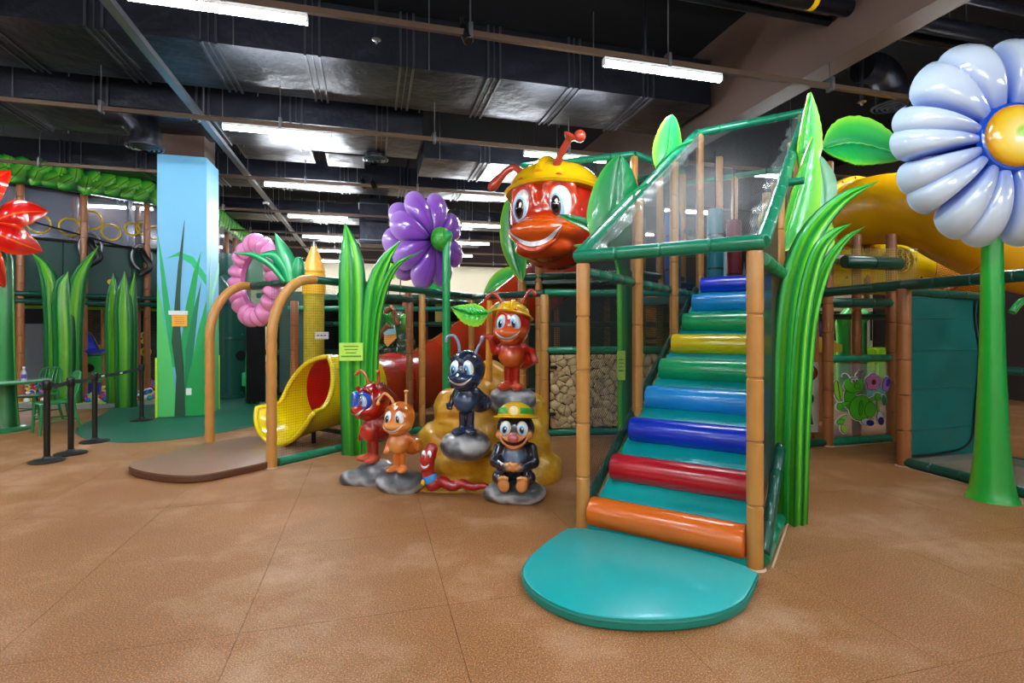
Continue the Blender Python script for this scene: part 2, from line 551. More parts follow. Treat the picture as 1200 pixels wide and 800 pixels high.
def floor_mat():
    t = NT('brown_granular_floor'); g = t.n('ShaderNodeNewGeometry')
    def ns(sc, det, rough=.55):
        nd = t.n('ShaderNodeTexNoise'); nd.inputs['Scale'].default_value = sc; nd.inputs['Detail'].default_value = det
        nd.inputs['Roughness'].default_value = rough; t.l(g.outputs['Position'], nd.inputs['Vector']); return nd.outputs['Fac']
    base = t.ramp(ns(.55, 5, .6), [(.25, '#a8703f'), (.5, '#bb8453'), (.75, '#cb9c70')])
    sp = t.ramp(ns(125, 2, .75), [(.34, (.16, .09, .05)), (.45, (.48, .47, .46)), (.55, (.55, .55, .55)), (.66, (.98, .88, .74))])
    c = t.mix(.8, base, sp, 'OVERLAY')
    c = t.mix(t.math('MULTIPLY', t.ramp(ns(1.1, 8, .68), [(.5, (0, 0, 0)), (.75, (1, 1, 1))]), .45), c, '#cdb094')  # pale patches: stains plus the floor's hazy reflections, mixed into the colour
    b = t.bsdf(None, .52, .4); t.l(c, b.inputs['Base Color'])
    t.bump(ns(130, 3, .7), .25, .004, b)
    t.l(t.math('MULTIPLY_ADD', ns(.8, 5), .35, .33), b.inputs['Roughness'])
    return t.done(b)
M['floor'] = floor_mat()
M['green_floor'] = plain('green_rubber_floor', '#0d5c46', .5, .45, var=.2, scale=1.2, bump=.2, bscale=140, bdist=.002)

# ---------------------------------------------------------------- floor, walls, ceiling
U0, U1, V0, V1, ZC = -12.5, 13.5, -6.0, 27.0, 6.4
fl = MB().add([R(U0, V0, -.02), R(U1, V0, -.02), R(U1, V1, -.02), R(U0, V1, -.02), R(U0, V0, -.12), R(U1, V0, -.12), R(U1, V1, -.12), R(U0, V1, -.12)],
              [(0, 1, 2, 3), (7, 6, 5, 4), (0, 4, 5, 1), (1, 5, 6, 2), (2, 6, 7, 3), (3, 7, 4, 0)]).build('floor', M['floor'], smooth=0)
tag(fl, 'brown granular rubber floor laid in large sheets', None, None, 'structure')
SU, SV, GAP = 1.07, 1.12, .0028
sheet = None
for i in range(-9, 7):
    for j in range(0, 8):
        m = Matrix.Translation(R(-.645 + i * SU + SU / 2, 2.96 - 2 * SV + j * SV + SV / 2, -.01)) @ Matrix.Rotation(math.atan2(RB.y, RB.x), 4, 'Z')
        if sheet is None:
            sheet = MB().box((0, 0, 0), (SU - GAP, SV - GAP, .02)).build('floor_sheet', M['floor'], fl, world=False, smooth=0)
            sheet.matrix_local = m
        else: piece(sheet, fl, m)
# the floor goes on in unbroken sheets around those
zu0, zu1 = -.645 - 9 * SU, -.645 + 7 * SU; zv0, zv1 = 2.96 - 2 * SV, 2.96 + 6 * SV
for (a, b, c, d) in ((U0, zu0, V0, V1), (zu1, U1, V0, V1), (zu0, zu1, V0, zv0), (zu0, zu1, zv1, V1)):
    MB().box(R((a + b) / 2, (c + d) / 2, -.01), (b - a - GAP, d - c - GAP, .02), RB, RA).build('floor_field', M['floor'], fl, smooth=0)
gp = [(85, 505), (95, 513), (120, 518), (165, 519), (240, 511), (300, 499), (330, 494), (372, 474), (392, 455), (385, 440), (255, 439), (180, 441), (140, 450), (143, 470), (128, 480), (112, 490), (96, 497)]
gpts = [ground(x, y) for x, y in gp]
flat = round_poly([(p.x, p.y) for p in gpts], 2)
MB().prism([V((x, y, 0)) for x, y in flat], UP, .004).build('green_floor_patch', M['green_floor'], fl, smooth=0)

def wallbox(name, u0, u1, v0, v1, z0, z1, mat, label=None):
    o = MB().box(R((u0 + u1) / 2, (v0 + v1) / 2, (z0 + z1) / 2), (u1 - u0, v1 - v0, z1 - z0), RB, RA).build(name, mat, smooth=0)
    return tag(o, label, None, None, 'structure')
w = wallbox('wall_back', U0, U1, V1, V1 + .2, 0, 4.75, M['cream'], 'cream painted far wall of the hall')
MB().box(R((U0 + U1) / 2, V1 + .1, (4.75 + ZC) / 2), (U1 - U0, .2, ZC - 4.75), RB, RA).build('dark_upper_wall', M['dark_wall'], w, smooth=0)
wallbox('wall_left', U0 - .2, U0, V0, V1, 0, ZC, M['dark_wall'], 'dark wall behind the climbing frames')
w = wallbox('wall_right', U1, U1 + .2, V0, V1, 0, ZC, M['dark_wall'], 'dark wall at the far right of the hall')
wallbox('wall_front', U0, U1, V0 - .2, V0, 0, ZC, M['cream'], 'pale wall on the entrance side')
wallbox('ceiling', U0, U1, V0, V1, ZC, ZC + .2, M['ceiling'], 'black sprayed ceiling slab')
o = wallbox('trim_1', 5.58, 5.92, 2.0, 22, 4.9, ZC, M['brown_paint'], 'brown painted beam crossing under the ceiling')

# ---------------------------------------------------------------- lamp rails and LED tubes
ROWS = [5.4 + 3.15 * k for k in range(-3, 7)]
ORD = ['first', 'second', 'third', 'fourth', 'fifth', 'sixth', 'seventh']
LZ = 4.6
for k, v in enumerate(ROWS):
    n = k - 3
    where = (ORD[2 - k] + ' one behind the viewer') if n < 0 else ORD[n] + ' of the cross rails'
    t = thing('lamp_rail', 'brown lamp rail hung under the ceiling, ' + where, 'lamp rail', R(0, v, LZ), 0, 'lamp rails under the ceiling')
    MB().box(R(-1, v, LZ), (22.6, .05, .06), RB, RA).build('rail', M['rail'], t, smooth=0)
    for u in np.arange(-10.5, 10, 2.3):
        MB().tube([R(u, v, LZ + .04), R(u, v, ZC - .005)], .008, 6).build('hanger_rod', M['steel'], t)
        MB().box(R(u, v, LZ + .02), (.04, .1, .16), RB, RA).build('hanger_clip', M['steel'], t, smooth=0)
LEDU = (-10.5, -5.9, -1.33, 3.25, 7.8)
WHERE = {-10.5: 'at the far left end', -5.9: 'left of the cable track', -1.33: 'right beside the cable track', 3.25: 'over the slides and stairs', 7.8: 'at the far right end'}
led0 = None
for k, v in enumerate(ROWS):
    for u in LEDU:
        n = k - 3
        if n == 2 and u == -5.9: continue
        lab = ('lit LED tube %s, on the %s lamp rail' % (WHERE[u], ORD[n])) if n >= 0 else 'lit LED tube %s, %s rail behind the viewer' % (WHERE[u], ORD[2 - k])
        if led0 is None:
            t = led0 = thing('led_tube_light', lab, 'ceiling light', R(u, v, LZ - .062), math.atan2(RB.y, RB.x), 'LED tubes on the ceiling rails')
            MB().box((0, 0, -.005), (1.5, .07, .04)).build('housing', M['white'], t, world=False, smooth=0)
            MB().tube([V((-.74, 0, -.05)), V((.74, 0, -.05))], .032, 10).build('lit_tube', M['led'], t, world=False)
            MB().box((-.745, 0, -.04), (.02, .07, .07)).build('end_cap', M['white'], t, world=False, smooth=0)
            MB().box((.745, 0, -.04), (.02, .07, .07)).build('end_cap', M['white'], t, world=False, smooth=0)
        else:
            t = dup(led0, None, R(u, v, LZ - .062)); t['label'] = lab
# long cable track with dome cameras
t = thing('cable_track', 'long grey cable track running away under the ceiling left of the tubes', 'cable track', R(-2.45, 10, 4.72))
MB().box(R(-2.45, 11, 4.72), (.1, 28, .07), RB, RA).build('track', M['steel'], t, smooth=0)
for v in range(0, 25, 3):
    MB().tube([R(-2.45, v, 4.74), R(-2.45, v, ZC - .005)], .008, 6).build('hanger_rod', M['steel'], t)
for (v, what) in ((5.35, 'nearest on the grey cable track'), (8.75, 'second on the grey cable track, beyond the blue pillar'), (14.2, 'farthest on the grey cable track')):
    p = R(-2.49, v, 4.68)
    t = thing('dome_camera', 'white dome security camera, ' + what, 'security camera', p, 0, 'dome cameras on the cable track')
    MB().lathe([(.06, 0), (.075, -.01), (.075, -.05), (.06, -.06)], p, seg=20).build('housing', M['white'], t)
    MB().ball(p + V((0, 0, -.055)), (.052, .052, .045)).build('dome', M['black'], t)
# ducts
def duct(u0, u1, v0, v1, z0, z1, label, step=1.25):
    t = thing('air_duct', label, 'air duct', R((u0 + u1) / 2, (v0 + v1) / 2, z0), 0, 'black air ducts across the ceiling')
    w = v1 - v0; nn = max(4, int((u1 - u0) / .3))
    sag = lambda x, y: -.035 * abs(math.sin((x * (u1 - u0)) / step * PI)) * math.sin(y * PI)
    mb = MB()
    mb.grid(lambda a, b: R(u0 + (u1 - u0) * a, v0 + w * b, z0 + sag(a, b)), nn, 8, lambda a, b: R(u0 + (u1 - u0) * a, v0 + w * b, z1))
    mb.build('duct_body', M['dark_metal'], t, smooth=50)
    first = None; n = int((u1 - u0) / step)
    for i in range(1, n + 1):
        u = u0 + i * step
        if u > u1 - .1: break
        m = Matrix.Translation(R(u, (v0 + v1) / 2, 0)) @ Matrix.Rotation(math.atan2(RB.y, RB.x), 4, 'Z')
        if first is None:
            mb = MB()
            for x in (-.09, .0, .09):
                ww = .03 if x else .014; e = .03 if x else .018
                mb.box((x, 0, z0 - e / 2), (ww, w + .06, e)); mb.box((x, -w / 2 - e / 2, (z0 + z1) / 2), (ww, e, z1 - z0 + .04))
            first = mb.build('flange', M['duct_edge'], t, world=False, smooth=0)
            first.matrix_local = WM[t].inverted() @ m
        else: piece(first, t, m)
    for i in range(0, n, 2):
        for vv in (v0 - .05, v1 + .05):
            MB().tube([R(u0 + i * step + .3, vv, z0 - .03), R(u0 + i * step + .3, vv, ZC - .005)], .009, 6).build('duct_hanger', M['steel'], t)
    return t
duct(-9.5, 5.4, 7.55, 8.98, 5.22, 5.95, 'widest black air duct, nearest one crossing the ceiling')
duct(-8.2, .9, 9.5, 10.9, 5.0, 5.55, 'black air duct next behind the widest one, behind the first', 1.4)
duct(1.0, 4.6, 10.3, 11.6, 4.85, 5.2, 'short flat black duct above the giant ant head', 1.2)
duct(-9.0, 3.5, 13.2, 14.3, 5.05, 5.5, 'black air duct halfway down the hall', 1.4)
duct(-9.0, 4.5, 17.5, 18.6, 5.05, 5.5, 'black air duct in the far half of the hall', 1.5)
duct(-9.0, 4.5, 21.6, 22.6, 5.05, 5.5, 'black air duct nearest the cream far wall', 1.5)
def boxduct(px, py, d, w, h, dp, label):
    p = at(px, py, d); t = thing('supply_box', label, 'air duct', p, 0)
    MB().box(p, (w, dp, h), RB, RA, bev=.02).build('box', M['dark_metal'], t, smooth=30)
    for k in (-.5, .5): MB().box(p + UP * (k * h * .8 - .02), (w + .06, dp + .06, .03), RB, RA).build('flange', M['duct_edge'], t, smooth=0)
    MB().tube([p + UP * h / 2, V((p.x, p.y, ZC - .005))], .12, 12).build('riser', M['dark_metal'], t)
boxduct(325, 168, 10.6, 1.3, .42, .9, 'black supply box hanging under the second lamp rail')
boxduct(405, 178, 11.2, .7, .4, .8, 'small black supply box beside the elbow pipe')
boxduct(438, 262, 15.5, .8, 1.3, .8, 'tall black ribbed supply box far behind the purple flower')
boxduct(510, 262, 19.0, .8, 1.2, .8, 'black supply box behind the purple flower petals')
def elbow(px, py, d, r, label):
    p = at(px, py, d); t = thing('elbow_vent', label, 'air vent', p, 0)
    MB().tube(smooth_path([p - RB * (r * 2.6) + UP * (r * 2.4), p - RB * r + UP * (r * 2.3), p + UP * (r * 1.2), p], 16), r, 20).build('elbow', M['dark_metal'], t)
    for k in range(4):
        MB().lathe([(r * (1.25 - .3 * k), 0), (r * (1.25 - .3 * k), -.02), (r * (1.12 - .3 * k), -.03), (r * (1.12 - .3 * k), 0)], p + UP * (-.012 * k), seg=24, ring=True).build('diffuser_ring', M['duct_edge'], t)
elbow(440, 186, 10.5, .2, 'black elbow vent pointing down beside the small supply box')
elbow(170, 172, 8.6, .22, 'black elbow vent next to the blue pillar top')
elbow(1045, 124, 8.9, .24, 'black round ceiling vent between beam and blue flower')
# pipes on the right
for (v, r, z, lab) in ((5.41, .06, 5.42, 'thinner black pipe alongside the banded one'), (5.12, .1, 5.42, 'thick black pipe with a yellow band near the beam'), (4.72, .045, 5.5, 'thinnest black pipe nearest the viewer by the beam')):
    t = thing('ceiling_pipe', lab, 'pipe', R(6, v, z), 0, 'black pipes beside the beam')
    MB().tube([R(1.2, v, z), R(13.4, v, z)], r, 14).build('pipe', M['dark_metal'], t)
    for u in (2.5, 4.9, 7.2, 9.5): MB().tube([R(u, v, z + r * .8), R(u, v, ZC - .005)], .008, 6).build('hanger_rod', M['steel'], t)
    if r == .1: MB().tube([R(5.0, v, z), R(5.07, v, z)], r * 1.04, 14).build('yellow_band', plain('yellow_tape', '#ffd000', .4, var=0), t)
# spotlights, sprinklers
def spot(px, py, d, label):
    p = at(px, py, d); t = thing('track_spotlight', label, 'spotlight', p)
    ax = V((.35, -.25, -.9)).normalized()
    MB().lathe([(.05, -.02), (.055, 0), (.055, .16), (.045, .17)], p, ax, 18).build('lamp_can', M['black'], t)
    MB().tube([p, p + V((-.02, 0, .12))], .02, 8).build('bracket', M['black'], t)
spot(543, 34, 5.5, 'black can spotlight hung from the first lamp rail')
spot(437, 214, 11.3, 'black can spotlight on the third lamp rail')
spot(425, 212, 11.4, 'dim black spotlight left of the lit can')
for (px, py, d, lab) in ((441, 46, 6.2, 'sprinkler head hanging in front of the widest duct'), (756, 82, 6.8, 'sprinkler head under the bright tube before the beam'), (1010, 119, 7.2, 'sprinkler head hanging above the flat green leaf')):
    p = at(px, py, d); t = thing('sprinkler', lab, 'sprinkler', p)
    MB().tube([p, V((p.x, p.y, ZC))], .022, 8).build('drop_pipe', M['dark_metal'], t)
    MB().lathe([(.05, 0), (.055, -.008), (.02, -.02), (.015, -.05)], p, seg=14).build('head', M['steel'], t)

# ---------------------------------------------------------------- blue pillar with a painted meadow
CF = V((-6.19, 9.22, 0)); CW = .78
t = thing('pillar', 'square pillar clad in sky blue with tall painted grass', None, CF, 0, None, 'structure')
blue = plain('sky_blue_cladding', '#6db4dc', .45, .4, var=.05, scale=.7)
cc = CF + (RB + RA) * (CW / 2)
MB().box(cc + UP * 2.3, (CW, CW, 4.6), RB, RA, bev=.01).build('blue_cladding', blue, t, smooth=20)
MB().box(cc + UP * 5.5, (CW - .1, CW - .1, 1.8), RB, RA).build('brown_shaft', M['brown_paint'], t, smooth=0)
def mural(pts, col, lay, face=0):
    o = CF if face == 0 else CF + RB * CW
    ax = RB if face == 0 else RA; nrm = -RA if face == 0 else RB
    P = []
    for (x, y) in pts:
        s = (x - 183) / 54 * CW if face == 0 else (x - 237) / 14.5 * CW
        d = 9.3 if face == 0 else 9.75
        P.append(o + ax * min(max(s, .005), CW - .005) + UP * max(.01, EYE + (385 - y) / FPX * d) + nrm * .0)
    MB().prism(P, nrm, .002 * lay + .001).build('painted_blade', plain('mural_green', col, .5, .4, var=.06, scale=2), t, smooth=0)
mural([(184, 275), (190, 310), (197, 360), (205, 430), (200, 430), (190, 360)], '#16a860', 1)
mural([(193, 303), (207, 295), (222, 300), (237, 322), (237, 334), (220, 309), (206, 300)], '#18b070', 1)
mural([(231, 293), (222, 320), (214, 360), (206, 430), (206, 488), (216, 488), (219, 420), (222, 370), (227, 325)], '#0d9a52', 2)
mural([(231, 330), (222, 365), (214, 410), (212, 488), (220, 488), (222, 420), (226, 375)], '#0a7a50', 3)
mural([(237, 352), (228, 385), (220, 430), (216, 488), (226, 488), (231, 430), (237, 385)], '#12a050', 4)
mural([(183, 330), (190, 370), (199, 420), (205, 488), (183, 488)], '#52c46a', 4)
mural([(237, 395), (228, 408), (219, 432), (214, 460), (213, 488), (237, 488)], '#15984a', 5)
mural([(213, 257), (206, 310), (202, 360), (199, 400), (204, 440), (202, 488), (214, 488), (212, 430), (208, 385), (208, 345), (210, 310)], '#1f4a34', 6)
mural([(237, 385), (242, 345), (247, 320), (251.5, 305), (251.5, 318), (245, 345), (240, 385)], '#8fdcc0', 1, 1)
mural([(237, 470), (238, 380), (241, 300), (243, 380), (245, 488), (238, 488)], '#7fd6b0', 2, 1)
mural([(251, 350), (246, 400), (245, 488), (251.5, 488)], '#57c07c', 3, 1)
lime = plain('lime_corner_guard', '#b8e02a', .4, var=.05)
for off in (V((0, 0, 0)), RB * CW, RB * CW + RA * CW):
    MB().box(CF + off + UP * .52 - RA * .012 + RB * (0 if off.length < .1 else .0), (.035, .035, 1.04), RB, RA).build('corner_guard', lime, t, smooth=0)
po = CF + RB * .36 - RA * .02 + UP * 1.72
MB().box(po, (.24, .012, .26), RB, RA).build('orange_notice', plain('orange_card', '#f2a935', .5, var=.1), t, smooth=0)
MB().box(po + UP * .11 - RA * .009 - RB * .02, (.3, .008, .07), RB, RA).build('white_label_strip', plain('white_film', '#dfe6ea', .3, var=.15, scale=30), t, smooth=0)
for k in range(4): MB().box(po + UP * (.03 - .035 * k) - RA * .008, (.16 - .02 * (k % 2), .004, .008), RB, RA).build('print_line', plain('brown_print', '#a86a18', .6, var=0), t, smooth=0)
MB().box(CF + RB * .5 - RA * .012 + UP * .44, (.085, .024, .12), RB, RA, bev=.006).build('wall_socket', M['white'], t, smooth=30)
# ---------------------------------------------------------------- roller stair tower
SO = V((.55, 4.09, 0))
def S(s, t, z=0.0): return SO + SA * s + SB * t + UP * z
W = 1.22
roof = lambda s: 2.1 + .574 * s
ramp = lambda s: .02 + .567 * s
st = thing('roller_stair', 'padded stair tower with nine coloured foam rollers under a sloping net roof', 'climbing stair', S(1.8, .6))
for (s, t) in ((0, 0), (0, W), (1.22, 0), (1.22, W), (2.44, 0), (2.44, W), (3.66, 0), (3.66, W)):
    h = roof(s) - (.05 if s == 0 else .03)
    padded(MB(), S(s, t), S(s, t, h), .052, .38).build('post', M['post_tan'], st)
bar('rail', S(0, -.06, 2.11), S(0, W + .06, 2.11), .05, M['foam_green'], st, .3)
bar('rail', S(3.66, -.06, roof(3.66)), S(3.66, W + .06, roof(3.66)), .05, M['foam_green'], st, .3)
for t in (0, W):
    tt = t - .045 if t == 0 else t + .045
    bar('rail', S(0, tt, 2.11), S(3.66, tt, roof(3.66)), .05, M['foam_green'], st, .27)
    bar('rail', S(0.05, tt, 2.0), S(3.66, tt, 2.0), .045, M['foam_green'], st, .27)
    bar('ramp_edge', S(0.06, tt, ramp(.06) + .03), S(3.66, tt, ramp(3.66)), .04, M['foam_dark'], st, .25)
    bar('base_rail', S(0.05, tt, .045), S(3.66, tt, .045), .042, M['foam_green'], st, .3)
bar('rail', S(3.66, 0, 2.0), S(3.66, W, 2.0), .045, M['foam_green'], st, .3)
mb = MB()
mb.add([S(-.02, .03, .0), S(-.02, W - .03, .0), S(3.7, W - .03, ramp(3.7) - .02), S(3.7, .03, ramp(3.7) - .02),
        S(-.02, .03, .05), S(-.02, W - .03, .05), S(3.7, W - .03, ramp(3.7) + .05), S(3.7, .03, ramp(3.7) + .05)],
       [(3, 2, 1, 0), (4, 5, 6, 7), (0, 1, 5, 4), (1, 2, 6, 5), (2, 3, 7, 6), (3, 0, 4, 7)])
mb.build('ramp_cushion', M['teal'], st, smooth=0)
RC = [('orange', '#dd6a18'), ('red', '#bc1026'), ('dark blue', '#0b30cc'), ('light blue', '#1f9cf0'), ('green', '#06a866'), ('yellow', '#e8cc00'), ('green', '#06ac6a'), ('light blue', '#1f9cf0'), ('dark blue', '#0838d8')]
rm = {n: plain(n.replace(' ', '_') + '_vinyl', c, .27, .5, coat=.45, var=.06, scale=4, bump=.12, bscale=160, bdist=.0015) for n, c in RC}
for i, (n, c) in enumerate(RC):
    s = .03 + .434 * i; z = ramp(s) + .11; a, b = S(s, .055, z), S(s, W - .055, z); d = (b - a).normalized(); L = (b - a).length
    r = .112
    prof = [(.02, 0), (r * .8, .001), (r * .96, .008), (r, .022)] + [(r * (1 + .006 * math.sin(k * 2.1 + i)), .022 + (L - .044) * k / 14) for k in range(1, 14)] + [(r, L - .022), (r * .96, L - .008), (r * .8, L - .001), (.02, L)]
    o = MB().lathe(prof, a, d, 28).build('foam_roller', rm[n], st)
    o['label'] = n + ' vinyl roller'
    if n == 'yellow':
        MB().tube([a + d * (L * .62 + .05 * k) + UP * (math.cos(.5 + .25 * k) * r * 1.003) - SA * (math.sin(.5 + .25 * k) * r * 1.003) for k in range(3)], .003, 6).build('crease', plain('seam', '#8a7400', .5, var=0), o)
# side and roof nets, laced to the rails
MB().poly_net([S(0, -.005, .1), S(3.66, -.005, ramp(3.66)), S(3.66, -.005, roof(3.66)), S(0, -.005, 2.1)]).build('side_net', M['net_dark'], st, smooth=0, recalc=False)
MB().poly_net([S(0, W + .005, .1), S(3.66, W + .005, ramp(3.66)), S(3.66, W + .005, roof(3.66)), S(0, W + .005, 2.1)]).build('side_net', net('black_side_net', '#1a2029', .02, .55), st, smooth=0, recalc=False)
mb = MB()
mb.grid(lambda u, v: S(.04 + 3.58 * v, .02 + (W - .04) * u, roof(.04 + 3.58 * v) - .03 - .06 * math.sin(PI * u) * math.sin(PI * v)), 10, 16)
o = mb.build('roof_net', M['net_grey'], st, recalc=False)
uvl = o.data.uv_layers[0].data
for l in uvl: l.uv = (l.uv[0] * W, l.uv[1] * 4.2)
# the clear hem of the net lapping over the bars
for t0, t1 in ((.0, .1), (W, W - .1)):
    mb = MB()
    mb.grid(lambda u, v: S(.06 + 3.5 * v, t0 + (t1 - t0) * u * (1 + .35 * math.sin(v * 60) * math.sin(v * 23)), roof(.06 + 3.5 * v) + .015 - .05 * u), 2, 60)
    mb.build('roof_net_hem', clear('clear_vinyl_hem', (.6, .65, .65), .22, .2), st, recalc=False)
# entry mat
def mat_shape(pts, h, name, label, m, ms, lip=.02):
    flat = round_poly(pts, 2)
    c = V((sum(p[0] for p in flat) / len(flat), sum(p[1] for p in flat) / len(flat), 0))
    t = thing(name, label, 'mat', c)
    def ring(k, z): return [V((p[0], p[1], 0)) + (c - V((p[0], p[1], 0))).normalized() * k + UP * z for p in flat]
    n = len(flat); vs = []
    for k, z in ((.012, 0), (0, .012), (0, h - lip), (lip * .3, h - lip * .3), (lip, h)): vs += ring(k, z)
    fs = [tuple(range(n - 1, -1, -1))]
    for r in range(4):
        for i in range(n): j = (i + 1) % n; fs.append((r * n + i, r * n + j, r * n + n + j, r * n + n + i))
    MB().add(vs[:4 * n], fs[:1 + 3 * n]).build('side_band', ms, t)
    MB().add(vs[3 * n:], [tuple(range(n, 2 * n))] + [(i, (i + 1) % n, n + (i + 1) % n, n + i) for i in range(n)]).build('top_sheet', m, t)
    MB().tube(ring(-.002, h - lip) + ring(-.002, h - lip)[:1], .005, 6, cap=False).build('welt', ms, t)
    return t
pts = [(-.08, -.03), (-.08, W + .05), (-.45, W + .05), (-.66, W + .03), (-.9, W - .1), (-1.1, W - .34), (-1.22, W - .6), (-1.22, .42), (-1.14, .2), (-.98, .04), (-.75, -.03), (-.4, -.05)]
mat_shape([(S(s, t).x, S(s, t).y) for s, t in pts], .07, 'landing_mat', 'turquoise vinyl landing mat with a rounded front before the roller stair', M['teal'], M['teal_side'])
# tower behind the stair: deck and tall posts
tw = thing('stair_landing_tower', 'tall net tower behind the top roller with tan posts and dark deck', 'play tower', S(5.2, .6))
TWZ = 4.2
for s in (4.88, 6.1):
    for t in (-1.22, 0, W):
        h = TWZ if t > -1 else 3.4
        padded(MB(), S(s, t), S(s, t, h), .055, .38, 10).build('post', M['post_tan'], tw)
MB().box(S(4.9, 0, 1.95), (2.46, 2.44, .1), SA, SB).build('deck', M['foam_dark'], tw, smooth=0)
for z in (2.9, TWZ):
    bar('rail', S(6.1, -1.22, z), S(6.1, W, z), .05, M['foam_green'], tw)
    bar('rail', S(3.7, W, z), S(6.1, W, z), .05, M['foam_green'], tw)
for t in (-1.22, -.2): bar('rail', S(3.75, t, 2.9), S(6.1, t, 2.9), .045, M['foam_dark'], tw)
MB().poly_net([S(6.1, -1.2, 2.0), S(6.1, W, 2.0), S(6.1, W, TWZ), S(6.1, -1.2, TWZ)]).build('back_net', M['net_dark'], tw, smooth=0, recalc=False)
MB().poly_net([S(3.7, W + .02, 2.0), S(6.1, W + .02, 2.0), S(6.1, W + .02, TWZ), S(3.7, W + .02, TWZ)]).build('side_net', M['net_dark'], tw, smooth=0, recalc=False)
# punch bags and soft posts standing on the upper deck, seen through the net
BAG = [(4.3, -.55, 'blue', '#1a5aa8', 'left of the tan post'), (4.9, -.75, 'maroon', '#6c1a2c', 'beside the blue bag'), (4.5, .02, 'teal', '#0a6e80', 'behind the left net'), (5.5, .1, 'crimson', '#7e1c34', 'deep in the tower'), (5.2, .62, 'yellow', '#d8b000', 'behind the top blue roller')]
for s, t, n, c, w in BAG:
    p = S(s, t, 2.02); b = thing('hanging_bag', '%s padded hanging bag on the upper deck, %s' % (n, w), 'padded bag', p, 0, 'padded bags on the upper deck')
    MB().lathe([(.02, .12), (.1, .13), (.115, .17), (.115, 1.25), (.1, 1.3), (.02, 1.31)], p, seg=16).build('bag', plain(n + '_bag_vinyl', c, .4, var=.1), b)
    MB().tube([p + UP * 1.3, p + UP * (TWZ - 2.02 - .02 if t > -.3 else .9)], .012, 6).build('strap', M['black'], b)
    for k in (.4, .9): MB().tube([p + UP * k, p + UP * (k + .03)], .118, 16).build('band', M['black'], b)
# ---------------------------------------------------------------- slide yard fence with curved entrance posts
AL = V((-3.92, 6.86, 0)); AR = V((-2.68, 5.9, 0))
fz = 2.12
fn = thing('slide_yard_fence', 'green railed fence with tan posts and two curved entrance posts round the slides', 'fence', AR)
def arch(p):
    pts = [p, p + UP * .5, p + UP * 1.0, p + UP * 1.42]
    for k in range(1, 8):
        a = k / 8 * PI / 2; pts.append(p + UP * (1.42 + .72 * math.sin(a)) + SA * (.52 * (1 - math.cos(a))))
    pts.append(p + UP * 2.14 + SA * .56)
    dense = [p]; rr = [.055]
    P = smooth_path(pts, 66); L = 0; nxt = .2
    rr = []
    for i, q in enumerate(P):
        if i: L += (q - P[i - 1]).length
        r = .058
        if L >= nxt: r = .052; nxt += .2
        rr.append(r)
    MB().tube(P, rr, 14).build('curved_post', M['post_tan'], fn)
    return P[-1]
ea, eb = arch(AL), arch(AR)
bar('rail', ea, eb, .05, M['foam_dark'], fn, .3)
C1 = AR + SA * 3.66
bar('rail', eb, C1 + UP * 2.1, .05, M['foam_dark'], fn, .35)
bar('rail', AR + SA * 1.0 + UP * 1.98 - SB * .1, C1 + UP * 1.98 - SB * .1, .045, M['foam_dark'], fn, .35)
for k in (1.22, 2.44, 3.66): padded(MB(), AR + SA * k, AR + SA * k + UP * 2.06, .05, .4).build('post', M['post_tan'], fn)
padded(MB(), AR + SA * 2.3 - SB * .12, AR + SA * 2.3 - SB * .12 + UP * 1.95, .055, .4).build('post', M['post_brown'], fn)
bar('base_rail', AR + SA * .08 + UP * .05, C1 + UP * .05, .05, M['foam_green'], fn, .35)
MB().poly_net([AR + UP * .05, C1 + UP * .05, C1 + UP * 2.1, AR + UP * 2.1]).build('side_net', net('fine_fence_net', '#1c2a2c', .03, .07), fn, smooth=0, recalc=False)
# front run: from the corner to the stone panels and on behind the stair
F1 = V((.47, 7.62, 0)); FD = V((.995, .1, 0)).normalized(); F2 = F1 + FD * 2.1
bar('rail', C1 + UP * 2.08, F1 + UP * 2.06, .05, M['foam_dark'], fn, .4)
ff = thing('stone_panel_fence', 'green railed fence with cracked stone lower panels behind the roller stair', 'fence', F1)
padded(MB(), F1, F1 + UP * 2.04, .06, .4).build('post', M['post_tan'], ff)
padded(MB(), F2, F2 + UP * 2.04, .06, .4).build('post', M['post_tan'], ff)
for z, m in ((2.07, 'foam_green'), (1.24, 'foam_green'), (.06, 'foam_green')): bar('rail', F1 + UP * z, F2 + UP * z, .05, M[m], ff, .4)
MB().poly_net([F1 + UP * 1.24, F2 + UP * 1.24, F2 + UP * 2.07, F1 + UP * 2.07]).build('upper_net', net('dense_dark_net', '#101418', .022, .3), ff, smooth=0, recalc=False)
nF = FD.cross(UP)          # towards the viewer
MB().box(F1 + FD * 1.05 + UP * .65 - nF * .03, (2.0, .04, 1.1), FD, nF).build('panel_back', plain('dark_mortar', '#2a2119', .9, .2, var=.2), ff, smooth=0)
def stone_mat(name, stops):
    t = NT(name); oi = t.n('ShaderNodeObjectInfo')
    c = t.mix(t.math('MULTIPLY', oi.outputs['Random'], .35), t.ramp(t.noise(14, 5, rough=.65), stops), '#a98d6a')
    b = t.bsdf(None, .75, .3); t.l(c, b.inputs['Base Color']); t.bump(t.noise(30, 5), .6, .02, b)
    return t.done(b)
smat = stone_mat('tan_stone', [(.3, '#6e563a'), (.46, '#c4aa80'), (.7, '#e2d0aa')])
